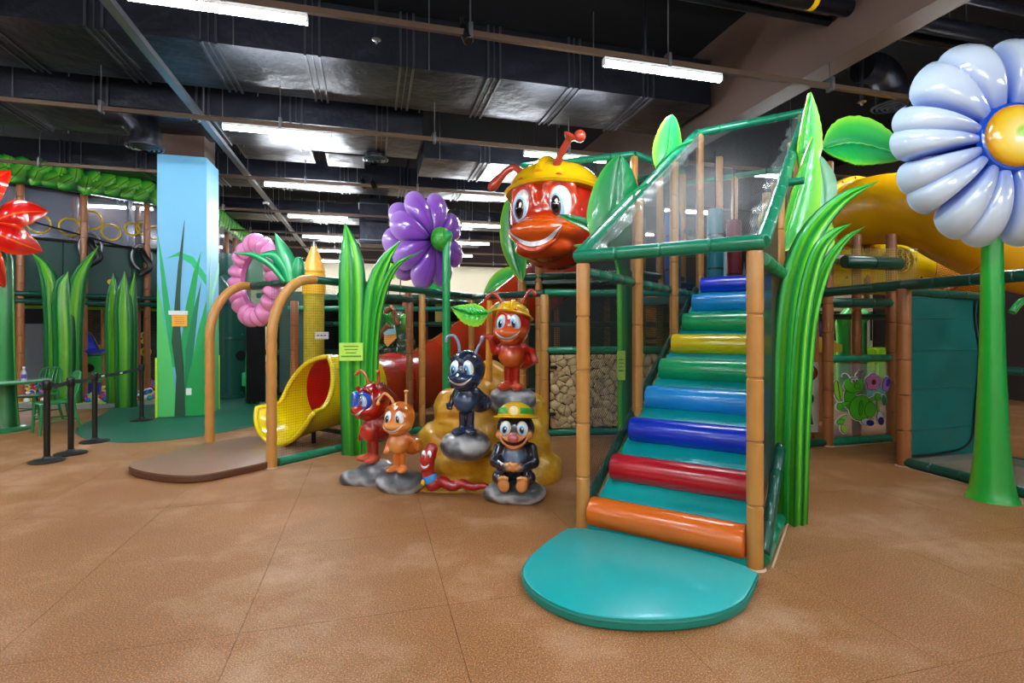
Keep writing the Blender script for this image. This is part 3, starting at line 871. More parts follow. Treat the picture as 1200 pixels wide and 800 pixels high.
def stones(owner, org, ax, nrm, w, h, n, mat, seed, depth=.05, gap=.004):
    r = random.Random(seed); pts = []
    while len(pts) < n:
        best = max(((r.uniform(0, w), r.uniform(0, h)) for _ in range(10)), key=lambda q: min([math.hypot(q[0] - p[0], (q[1] - p[1]) * 1.1) for p in pts] or [9]))
        pts.append(best)
    for cell in voronoi(pts, (0, 0, w, h)):
        c = shrink(cell, gap); P = []
        for i in range(len(c)):                       # clip each corner a little
            a, b, d = c[i - 1], c[i], c[(i + 1) % len(c)]
            P += [(b[0] * .86 + a[0] * .14, b[1] * .86 + a[1] * .14), (b[0] * .86 + d[0] * .14, b[1] * .86 + d[1] * .14)]
        P = [org + ax * (x + r.uniform(-.006, .006)) + UP * (y + r.uniform(-.006, .006)) for x, y in P]
        MB().prism(P, nrm, depth * r.uniform(.6, 1.2), .014).build('stone', mat, owner, smooth=50)
stones(ff, F1 + FD * .08 + UP * .12 - nF * .01, FD, nF, 1.9, 1.06, 150, smat, 3)
for (x, z) in ((.12, 1.0), (.1, .33)):
    MB().box(F1 + FD * x + UP * z + nF * .07, (.1, .05, .05), FD, nF, bev=.012).build('latch_clip', M['black'], ff, smooth=30)
MB().box(F2 - FD * .25 + UP * .93 + nF * .07, (.08, .04, .1), FD, nF, bev=.01).build('red_tag', plain('red_tag', '#c01818', .4, var=.05), ff, smooth=30)
# inner room seen over the fence: a lit stone niche
ni = thing('lit_stone_niche', 'warm lit stone niche with dark slab seen behind the fence and stair', 'niche', V((3.2, 9.6, 0)))
o = V((2.38, 9.4, 0))
MB().box(o + V((1.1, .25, .7)), (2.2, .1, 1.4)).build('lower_panel', M['dark_wall'], ni, smooth=0)
MB().box(o + V((1.1, .45, 1.75)), (2.2, .08, .9)).build('stone_back', plain('sandstone_relief', '#c88f3e', .8, .3, var=.4, scale=5, bump=.9, bscale=12, bdist=.05), ni, smooth=0)
for x, wd_ in ((-.12, .42), (.75, .5), (1.5, .3)): MB().box(o + V((x + .62, .34, 1.72)), (wd_, .06, .78)).build('dark_slab', plain('dark_slate', '#2c241f', .8, var=.3), ni, smooth=0)
MB().box(o + V((1.1, .2, 1.32)), (2.2, .14, .06)).build('ledge', plain('pale_ledge', '#b39a6a', .6, var=.1), ni, smooth=0)
MB().box(o + V((1.1, .28, 2.2)), (2.2, .05, .025)).build('light_strip', emit('warm_strip', (1, .75, .4), 14), ni, smooth=0)
MB().box(o + V((1.1, .2, 2.27)), (2.2, .3, .08)).build('lintel', M['black_matte'], ni, smooth=0)
# dim play frame behind the fence
bf = thing('inner_play_frame', 'dim inner play frame with brown posts standing behind the stone fence', 'play frame', V((-.2, 9.6, 0)))
for x, y in ((.25, 9.9), (.62, 9.3), (1.25, 9.3), (.9, 10.6), (1.9, 10.6), (2.7, 9.3), (3.4, 10.2)):
    padded(MB(), V((x, y, 0)), V((x, y, 2.3)), .055, .4, 10).build('post', M['post_brown'], bf)
for z in (.5, 1.62, 2.3): bar('rail', V((.25, 9.2, z)), V((3.6, 9.2, z)), .05, M['foam_dark'], bf)
MB().box(V((1.6, 11.2, 1.2)), (3.6, .06, 2.4)).build('back_panel', M['deep_green'], bf, smooth=0)
MB().box(V((1.8, 10.4, 2.38)), (3.4, 1.9, .1)).build('deck', M['foam_dark'], bf, smooth=0)
ar = MB().tube([V((.75 + .25 * math.cos(a), 9.0, .65 + .28 * math.sin(a))) for a in np.linspace(.3, 2.6, 12)], .04, 10).build('yellow_hoop', plain('hoop_yellow', '#d6b41a', .35, var=.1), bf)
# ---------------------------------------------------------------- tall frame behind the giant ant head
tf = thing('ant_head_tower', 'tall green topped net frame with tan posts behind the giant ant head', 'play tower', V((1.0, 9, 0)))
TA = V((.17, 8.97, 0)); TB = V((1.93, 8.35, 0)); TC = V((3.0, 9.3, 0)); TD = V((.9, 10.6, 0)); TH = 4.3
for p in (TA, TA + (TB - TA) * .16, TB, TC, TD, TB + (TC - TB) * .5, TA + (TD - TA) * .5): padded(MB(), p, p + UP * (TH - .04), .07 if p in (TA,) else .06, .4, 10).build('post', M['post_tan'], tf)
for a, b in ((TA, TB), (TB, TC), (TC, TD), (TD, TA)):
    bar('rail', a + UP * TH, b + UP * TH, .055, M['foam_green'], tf, .35)
    bar('rail', a + UP * 2.42, b + UP * 2.42, .06, M['foam_dark'], tf, .35)
    MB().poly_net([a + UP * 2.4, b + UP * 2.4, b + UP * TH, a + UP * TH]).build('side_net', net('dark_green_net', '#123034', .024, .2), tf, smooth=0, recalc=False)
MB().add([p + UP * 2.3 for p in (TA, TB, TC, TD)] + [p + UP * 2.4 for p in (TA, TB, TC, TD)], [(3, 2, 1, 0), (4, 5, 6, 7), (0, 1, 5, 4), (1, 2, 6, 5), (2, 3, 7, 6), (3, 0, 4, 7)]).build('deck', M['foam_dark'], tf, smooth=0)
# ring shaped disc mounted on the frame
dp = at(632, 206, 9.2)
MB().lathe([(.3, 0), (.3, .03), (.22, .03), (.22, 0)], dp, V((-.2, -1, .9)), 28, ring=True).build('white_hoop', M['white'], tf)
MB().lathe([(.14, 0), (.14, .03), (.06, .03), (.06, 0)], dp, V((-.2, -1, .9)), 24, ring=True).build('white_hoop', M['white'], tf)
# ---------------------------------------------------------------- right hand play frame
PA = V((4.18, 7.0, 0)); PB = V((5.22, 7.28, 0)); PC = V((4.43, 5.98, 0)); PD = V((5.58, 6.28, 0)); PE = V((4.72, 4.75, 0))
rf = thing('panel_play_frame', 'brown post play frame with a dark teal vinyl door panel by the blue flower', 'play frame', PC)
padded(MB(), PA, PA + UP * 3.75, .065, .38).build('post', M['post_brown'], rf)
padded(MB(), PC, PC + UP * 2.0, .07, .38).build('post', M['post_brown'], rf)
padded(MB(), PD, PD + UP * 1.95, .06, .38).build('post', M['post_brown'], rf)
padded(MB(), PB, PB + UP * 2.85, .065, .38).build('post', M['post_brown'], rf)
padded(MB(), PD + V((.6, .5, 0)), PD + V((.6, .5, 2.0)), .06, .38).build('post', M['post_brown'], rf)
padded(MB(), PE + V((1.7, .6, 0)), PE + V((1.7, .6, 2.0)), .06, .38).build('post', M['post_brown'], rf)
bar('rail', PA + V((-.25, .6, 2.02)), PC + UP * 2.04, .06, M['foam_dark'], rf, .35)
bar('rail', PC + UP * 2.04, PE + V((.14, -.55, 2.04)), .06, M['foam_dark'], rf, .35)
bar('rail', PA + UP * 1.9, PB + UP * 1.9, .06, M['foam_dark'], rf, .35)
bar('rail', PA + UP * 1.15, PB + UP * 1.15, .05, M['foam_green'], rf, .2)
bar('base_rail', PA + UP * .05, PB + UP * .05, .055, M['foam_green'], rf, .22)
bar('base_rail', PA + UP * .05 + V((-.05, 0, 0)), PA + V((-1.0, -.2, .05)), .05, M['foam_dark'], rf, .3)
bar('base_rail', PC + UP * .05, PE + UP * .05, .055, M['foam_dark'], rf, .3)
bar('base_rail', PC + UP * .05, PD + UP * .05, .05, M['foam_dark'], rf, .3)
bar('base_rail', PD + UP * .05, PD + V((.45, -1.3, .05)), .05, M['foam_dark'], rf, .3)
bar('rail', PC + UP * 1.97, PD + UP * 1.93, .05, M['foam_dark'], rf, .3)
bar('rail', PD + V((.2, .1, 1.05)), PE + V((2.0, .6, 1.05)), .05, M['foam_dark'], rf, .3)
MB().add([PC + UP * .09, PD + UP * .09, PD + V((.45, -1.3, .09)), PE + UP * .09], [(0, 1, 2, 3)], [(0, 0), (1.2, 0), (1.2, 1.3), (0, 1.3)]).build('floor_net', net('grey_floor_net', '#8c8478', .03, .35), rf, smooth=0, recalc=False)
# vinyl door sheet: creased, with a black zipper running down and round its corner
dx = (PD - PC).normalized(); dn = dx.cross(UP); DW = (PD - PC).length - .1
def sheet_pt(u, v):
    w = .012 * math.sin(9 * v + 3 * u) + .010 * math.sin(17 * v - 6 * u + 1) * (1 - abs(2 * u - 1)) + .014 * math.sin(5 * u + 8 * v * v)
    return PC + dx * (.05 + DW * u) + UP * (.1 + 1.82 * v) + dn * (.02 + w)
MB().grid(sheet_pt, 24, 40).build('vinyl_door', plain('dark_teal_vinyl_sheet', '#065a57', .4, .5, var=.12, scale=2), rf, recalc=False)
for v in (.17, .42, .66, .86): MB().tube([sheet_pt(u, v) + dn * .004 for u in np.linspace(.01, .99, 16)], .004, 5).build('weld_seam', plain('weld', '#0a5850', .4, var=0), rf)
zp = [(.93, .98), (.93, .6), (.93, .25), (.9, .12), (.82, .06), (.65, .025), (.3, .012), (.02, .008)]
MB().tube([sheet_pt(u, v) + dn * .012 for u, v in [(p.x, p.y) for p in smooth_path([V((a, b, 0)) for a, b in zp], 60)]], .012, 6).build('zipper', M['black'], rf)
MB().tube([sheet_pt(.99, v) + dn * .006 for v in np.linspace(.02, .99, 20)], .014, 6).build('edge_binding', M['black'], rf)
# upper deck with padded beams
bar('padded_beam', V((4.3, 6.85, 2.42)), V((5.1, 6.95, 2.40)), .085, M['foam_dark'], rf, .4)
bar('padded_beam', V((4.3, 7.2, 2.50)), V((5.15, 7.3, 2.48)), .07, M['foam_dark'], rf, .4)
padded(MB(), V((4.95, 7.6, 0)), V((4.95, 7.6, 2.9)), .06, .38).build('post', M['post_brown'], rf)
padded(MB(), V((3.85, 8.0, 0)), V((3.85, 8.0, 3.6)), .06, .38).build('post', M['post_tan'], rf)
MB().poly_net([V((4.2, 7.0, 2.05)), V((5.3, 6.9, 2.05)), V((5.3, 6.9, 2.6)), V((4.2, 7.0, 2.62))]).build('yellow_net', net('thin_yellow_net', '#b99a20', .03, .2), rf, smooth=0, recalc=False)
# inner layer of the same frame
for x, y in ((4.75, 8.6), (5.9, 9.1), (4.3, 9.2), (6.6, 8.2), (6.9, 9.6)): padded(MB(), V((x, y, 0)), V((x, y, 2.05)), .06, .38, 10).build('post', M['post_brown'], rf)
for a, b, z in (((4.2, 8.6), (6.9, 9.2), 1.95), ((4.2, 8.6), (6.9, 9.2), 1.75)): bar('rail', V((*a, z)), V((*b, z)), .05, M['foam_dark'], rf)
bar('padded_header', V((4.35, 8.4, 2.0)), V((5.3, 8.6, 2.0)), .05, plain('maroon_pad', '#4a1a18', .5, var=.1), rf)

# pale sealant lines where frames meet the floor
SEAL = plain('pale_sealant', '#c9b294', .7, var=.1)
def seal(owner, a, b): MB().box((V(a) + V(b)) / 2 + UP * .004, ((V(b) - V(a)).length, .012, .008), (V(b) - V(a)).normalized()).build('sealant_line', SEAL, owner, smooth=0)
seal(fn, AR + SB * .055 + SA * .05, C1 + SB * .055); seal(rf, PC - V((.06, .03, 0)), PE - V((.06, .03, 0))); seal(ff, F1 + nF * .06, F2 + nF * .06)
seal(rf, PA - V((-.05, .06, 0)), PB - V((.05, .06, 0)))
for p, r_, ow in ((S(0, W), .056, st), (S(0, 0), .056, st), (AR, .06, fn), (AL, .06, fn), (PC, .075, rf), (PA, .07, rf)):
    MB().lathe([(r_, 0), (r_ + .012, 0), (r_, .012)], V((p.x, p.y, 0)), UP, 20, ring=True).build('sealant_ring', SEAL, ow)
seal(st, S(.06, W + .095), S(1.3, W + .095))
# ---------------------------------------------------------------- sculpted grass, leaves and flowers
G_STOPS = [(0, '#05702f'), (.14, '#0f9a3c'), (.27, '#2bb53a'), (.36, '#7fd82a'), (.44, '#1ea23c'), (.55, '#0a7f38'), (.66, '#52cc2e'), (.74, '#8be236'), (.86, '#13963c'), (1, '#056a2c')]
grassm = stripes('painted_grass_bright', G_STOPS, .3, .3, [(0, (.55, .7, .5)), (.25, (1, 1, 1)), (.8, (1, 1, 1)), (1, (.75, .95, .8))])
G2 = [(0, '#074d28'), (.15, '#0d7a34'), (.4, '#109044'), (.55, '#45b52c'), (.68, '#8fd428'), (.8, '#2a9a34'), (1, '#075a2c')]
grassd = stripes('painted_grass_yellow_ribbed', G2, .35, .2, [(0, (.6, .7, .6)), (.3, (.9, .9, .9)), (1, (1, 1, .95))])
grassk = stripes('painted_grass_dark', [(0, '#2f9a2c'), (.12, '#5ed02c'), (.28, '#11803a'), (.5, '#0b5d34'), (.75, '#0a4a2c'), (1, '#06361f')], .35, .2)
def grass(name, label, base, blades, mat, face, d, thick, group=None, ribs=2, bw=.9):
    """blades: (pixel path from the root up, width in metres, depth step)"""
    root = at(base[0], base[1], d); t = thing(name, label, 'grass sculpture', V((root.x, root.y, 0)), 0, group)
    for pts, w, dd in blades:
        P = [at(x, y, d + dd) for x, y in pts]; P[0].z = 0
        blade_mesh(MB(), P, w, face, thick, ribs, base_w=bw).build('blade', mat, t, smooth=60)
    return t
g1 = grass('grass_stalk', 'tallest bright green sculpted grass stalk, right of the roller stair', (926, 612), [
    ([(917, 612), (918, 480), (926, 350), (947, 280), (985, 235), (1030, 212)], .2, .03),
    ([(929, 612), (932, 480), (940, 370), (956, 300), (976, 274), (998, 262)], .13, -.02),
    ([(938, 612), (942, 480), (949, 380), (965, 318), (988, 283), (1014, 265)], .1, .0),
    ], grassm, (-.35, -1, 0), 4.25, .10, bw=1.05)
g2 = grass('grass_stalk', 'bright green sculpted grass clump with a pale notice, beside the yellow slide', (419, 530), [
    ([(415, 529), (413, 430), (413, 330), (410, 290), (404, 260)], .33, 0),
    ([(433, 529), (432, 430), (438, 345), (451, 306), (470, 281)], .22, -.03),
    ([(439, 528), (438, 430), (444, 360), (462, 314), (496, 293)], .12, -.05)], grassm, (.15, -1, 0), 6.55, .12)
SGN = plain('pale_green_notice', '#b9ec62', .4, .4, var=.04); INK = plain('notice_ink', '#3d7a1a', .6, var=0)
def notice(owner, px, py, d, w, h, nrm, rows, ax):
    p = at(px, py, d)
    s = MB().box(p, (w, .006, h), ax, nrm).build('notice', SGN, owner, smooth=0)
    r = random.Random(5); mb = MB()
    for k, (y, ln, hh) in enumerate(rows):
        x = -ln / 2
        while x < ln / 2 - .006:
            q = min(r.uniform(.012, .035), ln / 2 - x); mb.box(p + ax * (x + q / 2) * w + UP * (y * h) + nrm * .005, (q * w, .003, hh * h), ax, nrm); x += q + .012
    mb.build('print_lines', INK, s, smooth=0)
notice(g2, 411.5, 412, 6.33, .275, .215, V((.15, -1, 0)).normalized(), [(.3, .62, .055), (.12, .55, .05), (-.06, .44, .05), (-.25, .85, .075)], V((1, .15, 0)).normalized())
gk = grass('grass_stalk', 'dark green sculpted grass stem with lime edge behind the stair post', (735, 522), [
    ([(735, 523), (735, 430), (735, 360), (730, 318), (716, 290)], .26, 0)], grassk, (-.25, -1, 0), 6.75, .12)
notice(gk, 728, 428, 6.5, .1, .36, V((-.45, -1, 0)).normalized(), [(.2, .6, .04), (.08, .6, .03), (-.05, .6, .03), (-.18, .7, .05)], V((1, -.45, 0)).normalized())
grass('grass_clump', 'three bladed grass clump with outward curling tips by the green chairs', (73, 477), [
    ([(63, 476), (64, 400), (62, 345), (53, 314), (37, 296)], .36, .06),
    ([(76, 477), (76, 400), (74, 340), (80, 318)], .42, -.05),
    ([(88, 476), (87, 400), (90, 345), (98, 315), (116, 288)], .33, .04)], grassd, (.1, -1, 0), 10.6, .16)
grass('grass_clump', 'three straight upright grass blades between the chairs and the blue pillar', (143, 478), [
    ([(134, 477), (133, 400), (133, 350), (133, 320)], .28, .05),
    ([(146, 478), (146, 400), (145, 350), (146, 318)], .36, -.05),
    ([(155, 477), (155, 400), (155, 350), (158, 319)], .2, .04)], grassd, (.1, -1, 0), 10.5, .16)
grass('grass_stalk', 'green sculpted stem standing behind the pink flower in the yard', (300, 470), [([(299, 470), (299, 420), (299, 370)], .2, 0), ([(292, 470), (292, 430), (291, 390)], .15, .02)], grassm, (.2, -1, 0), 11.0, .08)
grass('grass_clump', 'ribbed dark green plant blade behind the teal vinyl door panel', (1158, 500), [([(1156, 502), (1158, 440), (1160, 400), (1157, 368)], .3, 0), ([(1166, 502), (1166, 450), (1166, 395)], .2, .05)], grassk, (-.3, -1, 0), 7.6, .1)

# leaves --------------------------------------------------------
def leaf_mesh(path, width, face, cup=.15, thick=.018, serr=0, nu=16, n=26, vein=.012, peak=.42, tipk=.85):
    P = smooth_path(path, n); m = len(P); face = V(face).normalized(); rows = []
    for i, p in enumerate(P):
        t = i / (m - 1); T = (P[min(m - 1, i + 1)] - P[max(0, i - 1)]).normalized()
        S_ = T.cross(face).normalized(); N = S_.cross(T); N = N if N.dot(face) > 0 else -N
        w = (math.sin(PI * min(1, t / peak) / 2) ** .7 if t < peak else math.cos((t - peak) / (1 - peak) * PI / 2) ** tipk)
        w = max(w, .02) * width / 2 * (1 + serr * (abs(math.sin(t * PI * 11)) - .5))
        rows.append((p, S_, N, w, t))
    def f(u, v, k=0):
        p, S_, N, w, t = rows[round(v * (m - 1))]; x = 2 * u - 1
        h = cup * w * x * x + vein * math.cos((t * 9 - abs(x) * 2.2) * 2 * PI) * (1 - abs(x)) * .5 - vein * 1.6 * math.exp(-abs(x) * 16)
        return p + S_ * (x * w) + N * (h - k)
    mb = MB(); mb.grid(lambda u, v: f(u, v), nu, m - 1, lambda u, v: f(u, v, thick)); return mb
leafm = stripes('painted_leaf', [(0, '#8fe03a'), (.16, '#3cc045'), (.42, '#0f9a4c'), (.485, '#0f9a4c'), (.5, '#9be860'), (.515, '#0a8a48'), (.6, '#0a9a50'), (.86, '#27b646'), (1, '#7edb3c')], .28, .4)
leafl = stripes('painted_leaf_lime', [(0, '#a4e83c'), (.3, '#58cc3e'), (.48, '#2fb84a'), (.5, '#c4f07a'), (.52, '#2fb84a'), (.75, '#3fc65a'), (1, '#9be23c')], .25, .5)
leafd = stripes('painted_leaf_deep', [(0, '#4cc63c'), (.12, '#129a4c'), (.5, '#078050'), (.8, '#0aa05a'), (1, '#0b7a4a')], .3, .3)
def leaf(name, label, pix, w, face, mat, group=None, vines=(), **kw):
    P = [at(x, y, d) for x, y, d in pix]; t = thing(name, label, 'leaf sculpture', P[0], 0, group)
    leaf_mesh(P, w, face, **kw).build('blade', mat, t, smooth=50)
    for pts, r in vines: MB().tube(smooth_path([at(*q) for q in pts], 16), r, 8).build('tendril', leafvine, t)
    return t
leafvine = plain('vine_green', '#17a058', .3, coat=.3, var=.15)
leaf('giant_leaf', 'largest deep green leaf against the lower half of the sloping roof bar', [(712, 303, 5.5), (722, 250, 5.5), (727, 181, 5.5)], .58, (.15, -1, .1), leafd, tipk=.6, vines=(([(703, 290, 5.2), (706, 268, 5.2), (728, 238, 5.15), (758, 214, 5.1)], .017), ([(705, 268, 5.25), (722, 259, 5.2)], .014)), cup=-.25, peak=.5)
leaf('giant_leaf', 'smaller upright green leaf with toothed tip beside the upper roof bar', [(777, 208, 6.4), (784, 175, 6.4), (788, 134, 6.4)], .37, (.2, -1, .1), leafm, tipk=.55, vines=(([(770, 196, 6.3), (780, 184, 6.2), (795, 172, 6.15), (812, 165, 6.1)], .018), ([(772, 199, 6.3), (790, 194, 6.1)], .016)), cup=-.25, serr=.04, peak=.5)
leaf('leaf_spike', 'slender dark green leaf spike crossing before the giant ant head', [(703, 275, 5.6), (685, 262, 5.7), (655, 251, 5.8)], .13, (0, -1, .3), leafd, cup=.3)
leaf('leaf_spike', 'short lime leaf spike at the lower end of the sloping roof bar', [(700, 292, 5.3), (686, 289, 5.35), (672, 287, 5.4)], .05, (0, -1, .3), leafl, cup=.3)
leaf('giant_leaf', 'tall pointed lime leaf at the stair roof corner, topmost one', [(939, 203, 4.95), (944, 165, 4.95), (950, 108, 4.95)], .27, (.3, -1, 0), leafl, cup=.5, serr=.06)
leaf('giant_leaf', 'folded lime leaf under the topmost pointed one, above the grass stalk', [(915, 296, 4.75), (934, 235, 4.75), (953, 160, 4.75)], .34, (.35, -1, 0), leafl, cup=.6, serr=.04)
leaf('giant_leaf', 'pale grey green leaf back tucked behind the folded lime leaf', [(966, 250, 5.05), (966, 215, 5.05), (957, 178, 5.05)], .2, (-.2, -1, 0), plain('leaf_back', '#8cc9a8', .3, coat=.3, var=.2), cup=.3)
leaf('giant_leaf', 'hanging lime leaf in front of the thin brown post behind grass', [(966, 250, 5.2), (963, 290, 5.2), (953, 334, 5.2)], .2, (-.2, -1, 0), leafl, cup=.3)
leaf('giant_leaf', 'broad flat green leaf floating between stair roof and blue flower', [(964, 173, 5.3), (1005, 166, 5.25), (1066, 182, 5.2)], .55, (.0, -1, .25), leafm, cup=.1, serr=.05, peak=.5)
for i, (x, y) in enumerate(((922, 173), (917, 206), (913, 245))):
    p = S(3.66 - .9 - i * .82, W + .06, roof(3.66 - .9 - i * .82)); MB().tube([p, p + SB * .14], .03, 10).build('peg', M['foam_green'], st)
# flowers -------------------------------------------------------
def polar_flower(t, c, n, up, bounds, r0, R_, mat, bulge=.1, lobes=2, notch=.08, dish=.0, nu=20, nv=14, name='petal', point=0.0, back=.05, ldep=.3):
    n = V(n).normalized(); x = V(up).cross(n).normalized(); y = n.cross(x)
    for a0, a1 in bounds:
        def f(u, v, bk=0):
            a = math.radians(a0 + (a1 - a0) * (.5 + (u - .5) * .985)); s = math.sin(PI * u)
            lob = abs(math.sin(PI * u * lobes)) ** .6
            rm = R_ * (1 - notch * (1 - s ** .5) - notch * .5 * (1 - lob) + point * (s ** 3))
            r = r0 + (rm - r0) * v
            env = math.sin(PI * min(1, v * .93 + .07)) ** .55
            h = bulge * (1 - ldep + ldep * lob ** .8) * min(1, s * 3) ** .5 * env + dish * (r / R_) ** 2 - back * v ** 6
            if bk: h = dish * (r / R_) ** 2 - back * .6 - back * .5 * math.sin(PI * v)
            if bk and v > .99: h = dish * (r / R_) ** 2 - back * .9
            return c + x * (math.cos(a) * r) + y * (math.sin(a) * r) + n * h
        MB().grid(lambda u, v: f(u, v), nu, nv, lambda u, v: f(u, v, 1)).build(name, mat, t, smooth=70)
def petal_mat(name, body, deep, tip=None, crease=.5, rough=.15, coat=.8, mid=.35):
    t = NT(name); u, v = uv_out(t)
    e = t.math('MINIMUM', u, t.math('SUBTRACT', 1.0, u))
    ce = t.math('SUBTRACT', 1.0, t.math('MINIMUM', t.math('DIVIDE', e, .11), 1.0))
    mm = t.math('MULTIPLY', t.math('SUBTRACT', 1.0, t.math('MINIMUM', t.math('DIVIDE', t.math('ABSOLUTE', t.math('SUBTRACT', u, .5)), .06), 1.0)), mid)
    base = t.math('POWER', t.math('SUBTRACT', 1.0, v), 2.6)
    f = t.math('MINIMUM', t.math('ADD', t.math('MAXIMUM', t.math('MULTIPLY', ce, crease + .3), mm), base), 1.0)
    c = t.mix(f, body, deep)
    if tip: c = t.mix(t.math('MULTIPLY', t.math('POWER', v, 9.0), .7), c, tip)
    b = t.bsdf(None, rough, .5, 0, coat); t.l(c, b.inputs['Base Color']); return t.done(b)
stemm = stripes('painted_stem', [(0, '#0b6a34'), (.2, '#0f8a3a'), (.45, '#1fae36'), (.62, '#8be232'), (.7, '#58cc34'), (.85, '#138a3c'), (1, '#0b6a34')], .3, .3)
# giant blue flower
bc = at(1172, 167, 4.72); bb = V((bc.x + .02, bc.y + .1, 0))
t = thing('blue_flower', 'giant white and blue flower with yellow centre on a thick green stem', 'flower sculpture', bb)
bd = [95, 155, 191, 228, 270, 312, 355, 398, 455]
polar_flower(t, bc, (-.04, -1, 0), UP, list(zip(bd[:-1], bd[1:])), .2, .96, petal_mat('blue_white_petal', '#c6d4e6', '#0a55c8', '#a9c0dc', mid=.3), .20, 2, .10, 0.03)
nrm = V((-.04, -1, 0)).normalized()
cm = NT('flower_centre_yellow'); tcc = cm.n('ShaderNodeTexCoord'); u, v = uv_out(cm); b = cm.bsdf(None, .2, .5, 0, .7)
cm.l(cm.ramp(v, [(0, '#a85a08'), (.35, '#d89a10'), (.6, '#ecc93a'), (.83, '#f0e08a'), (.9, '#9fd22a'), (1, '#7cc21a')]), b.inputs['Base Color']); M['fcentre'] = cm.done(b)
MB().lathe([(.25, -.05), (.265, .0), (.27, .05)] + [(.265 * math.cos(k / 10 * PI / 2) + .001, .05 + .075 * math.sin(k / 10 * PI / 2)) for k in range(1, 11)], bc + nrm * .12, nrm, 36).build('centre_disc', M['fcentre'], t)
MB().lathe([(.28, -.03), (.31, .0), (.29, .04), (.26, .05)], bc + nrm * .12, nrm, 36, ring=True).build('centre_collar', plain('deep_blue_paint', '#0a48b8', .2, coat=.6, var=.1), t)
sp = [bb, bb + UP * .08, bb + UP * .35, bb + UP * .8, bb + UP * 1.3, bb + UP * 1.9, bb + UP * 2.5, bb + UP * 3.0, bc + V((0, .12, 0))]
MB().tube(smooth_path(sp, 40), [x for x in np.interp(np.linspace(0, 1, len(smooth_path(sp, 40))), [0, .06, .14, .3, .5, .75, 1], [.2, .19, .165, .125, .095, .075, .06])], 20).build('stem', stemm, t)
MB().lathe([(.05, -.2), (.16, -.13), (.22, -.06), (.2, 0)], bc - nrm * .04, nrm, 20).build('calyx', M['foam_green'], t)
MB().tube(smooth_path([at(1186, 366, 4.7), at(1195, 355, 4.7), at(1206, 350, 4.7)], 8), [.03] * 9, 10).build('side_shoot', stemm, t)
# purple flower seen from behind
pc = at(510, 281, 8.3); pn = V((-.78, .62, .02)).normalized()
t = thing('purple_flower', 'big purple flower seen from behind on a thin green stem', 'flower sculpture', V((at(522, 400, 8.35).x, 8.35, 0)))
pm = petal_mat('purple_petal', '#8a4cc4', '#3c1278', '#d0b0f2', crease=.45, rough=.2, mid=.25)
polar_flower(t, pc + pn * .05, -pn, UP, [(k * 45 + 6, k * 45 + 54) for k in range(8)], .06, .80, pm, .07, 1, .22, -.05, 14, 12, ldep=.6)
polar_flower(t, pc + pn * .17, -pn, UP, [(k * 45 + 28, k * 45 + 78) for k in range(8)], .06, .76, pm, .07, 1, .22, -.13, 14, 12, ldep=.6)
cal = MB(); q = pn.to_track_quat('Z', 'Y').to_matrix()
cal.ball(pc - pn * .14, (.19, .19, .13), 24, 16, q)
cb = cal.build('calyx', plain('leafy_green', '#2f9a28', .35, coat=.3, var=.35, scale=14, bump=.8, bscale=16, bdist=.05), t)
s0 = pc - pn * .2; sx = V((at(523, 400, 8.2).x, 8.2, 0))
MB().tube(smooth_path([s0, s0 + V((.08, -.02, .06)), V((sx.x, sx.y, s0.z - .02)), V((sx.x, sx.y, s0.z - .3)), V((sx.x, sx.y, 1.0)), sx], 40), .062, 14).build('stem', leafvine, t)
# pink flower ring over the entrance
kc = at(301, 329, 7.35); kn = V((-.60, -.80, .0)).normalized()
t = thing('pink_flower', 'pink puffy petalled flower with a hollow green middle beside the entrance arches', 'flower sculpture', kc)
kx = UP.cross(kn).normalized()
pkm = plain('pink_gloss', '#e08abf', .2, .5, coat=.6, var=.22, scale=3.5)
for k in range(9):
    a = k / 9 * 2 * PI + .2; dirv = kx * math.cos(a) + UP * math.sin(a); tang = kx * -math.sin(a) + UP * math.cos(a)
    cl = MB()
    def f(u, v, bk=0):
        w = (u - .5) * 2; lob = (abs(math.sin(PI * u * 2)) ** .5) * .6 + .4
        r = .36 + .25 * v; wid = .235 * (.66 + .42 * v) * (1 - .3 * v ** 5)
        h = (.17 * lob * math.sin(PI * (v * .9 + .06)) ** .5 * math.sqrt(max(0, 1 - w * w * .97)))
        return kc + dirv * (r + .05 * (1 - w * w) * v) + tang * (w * wid) + kn * (h if not bk else -.07 * math.sin(PI * v) * math.sqrt(max(0, 1 - w * w)))
    cl.grid(lambda u, v: f(u, v), 14, 10, lambda u, v: f(u, v, 1)); cl.build('petal', pkm, t, smooth=70)
MB().lathe([(.36, -.03), (.38, 0), (.36, .05), (.33, .0)], kc, kn, 32, ring=True).build('inner_ring', plain('pink_deep', '#b85a98', .3, coat=.4, var=.2), t)
MB().lathe([(.35, -.01), (.35, .01)], kc - kn * .02, kn, 28).build('clear_window', clear('green_window', (.25, .55, .42), .55, .08), t, smooth=20)
# leaves sprouting from the cross rail
t = thing('sprouting_leaves', 'cluster of green leaf blades and a bud sprouting on the entrance cross rail', 'leaf sculpture', at(342, 330, 6.45))
sm = stripes('sprout_green', [(0, '#0a6a44'), (.3, '#18a466'), (.5, '#5fd596'), (.7, '#18a466'), (1, '#0a6a44')], .25, .5)
for pts, w in (([(334, 330), (318, 311), (298, 299), (272, 296)], .09), ([(340, 330), (334, 312), (322, 299), (303, 298)], .17), ([(341, 330), (338, 312), (331, 293), (322, 272)], .2)):
    blade_mesh(MB(), [at(x, y, 6.45) for x, y in pts], w, (.1, -1, .2), .03, 1).build('blade', sm, t, smooth=60)
MB().ball(at(350, 316, 6.45), (.075, .07, .16), 18, 14).build('bud', sm, t)
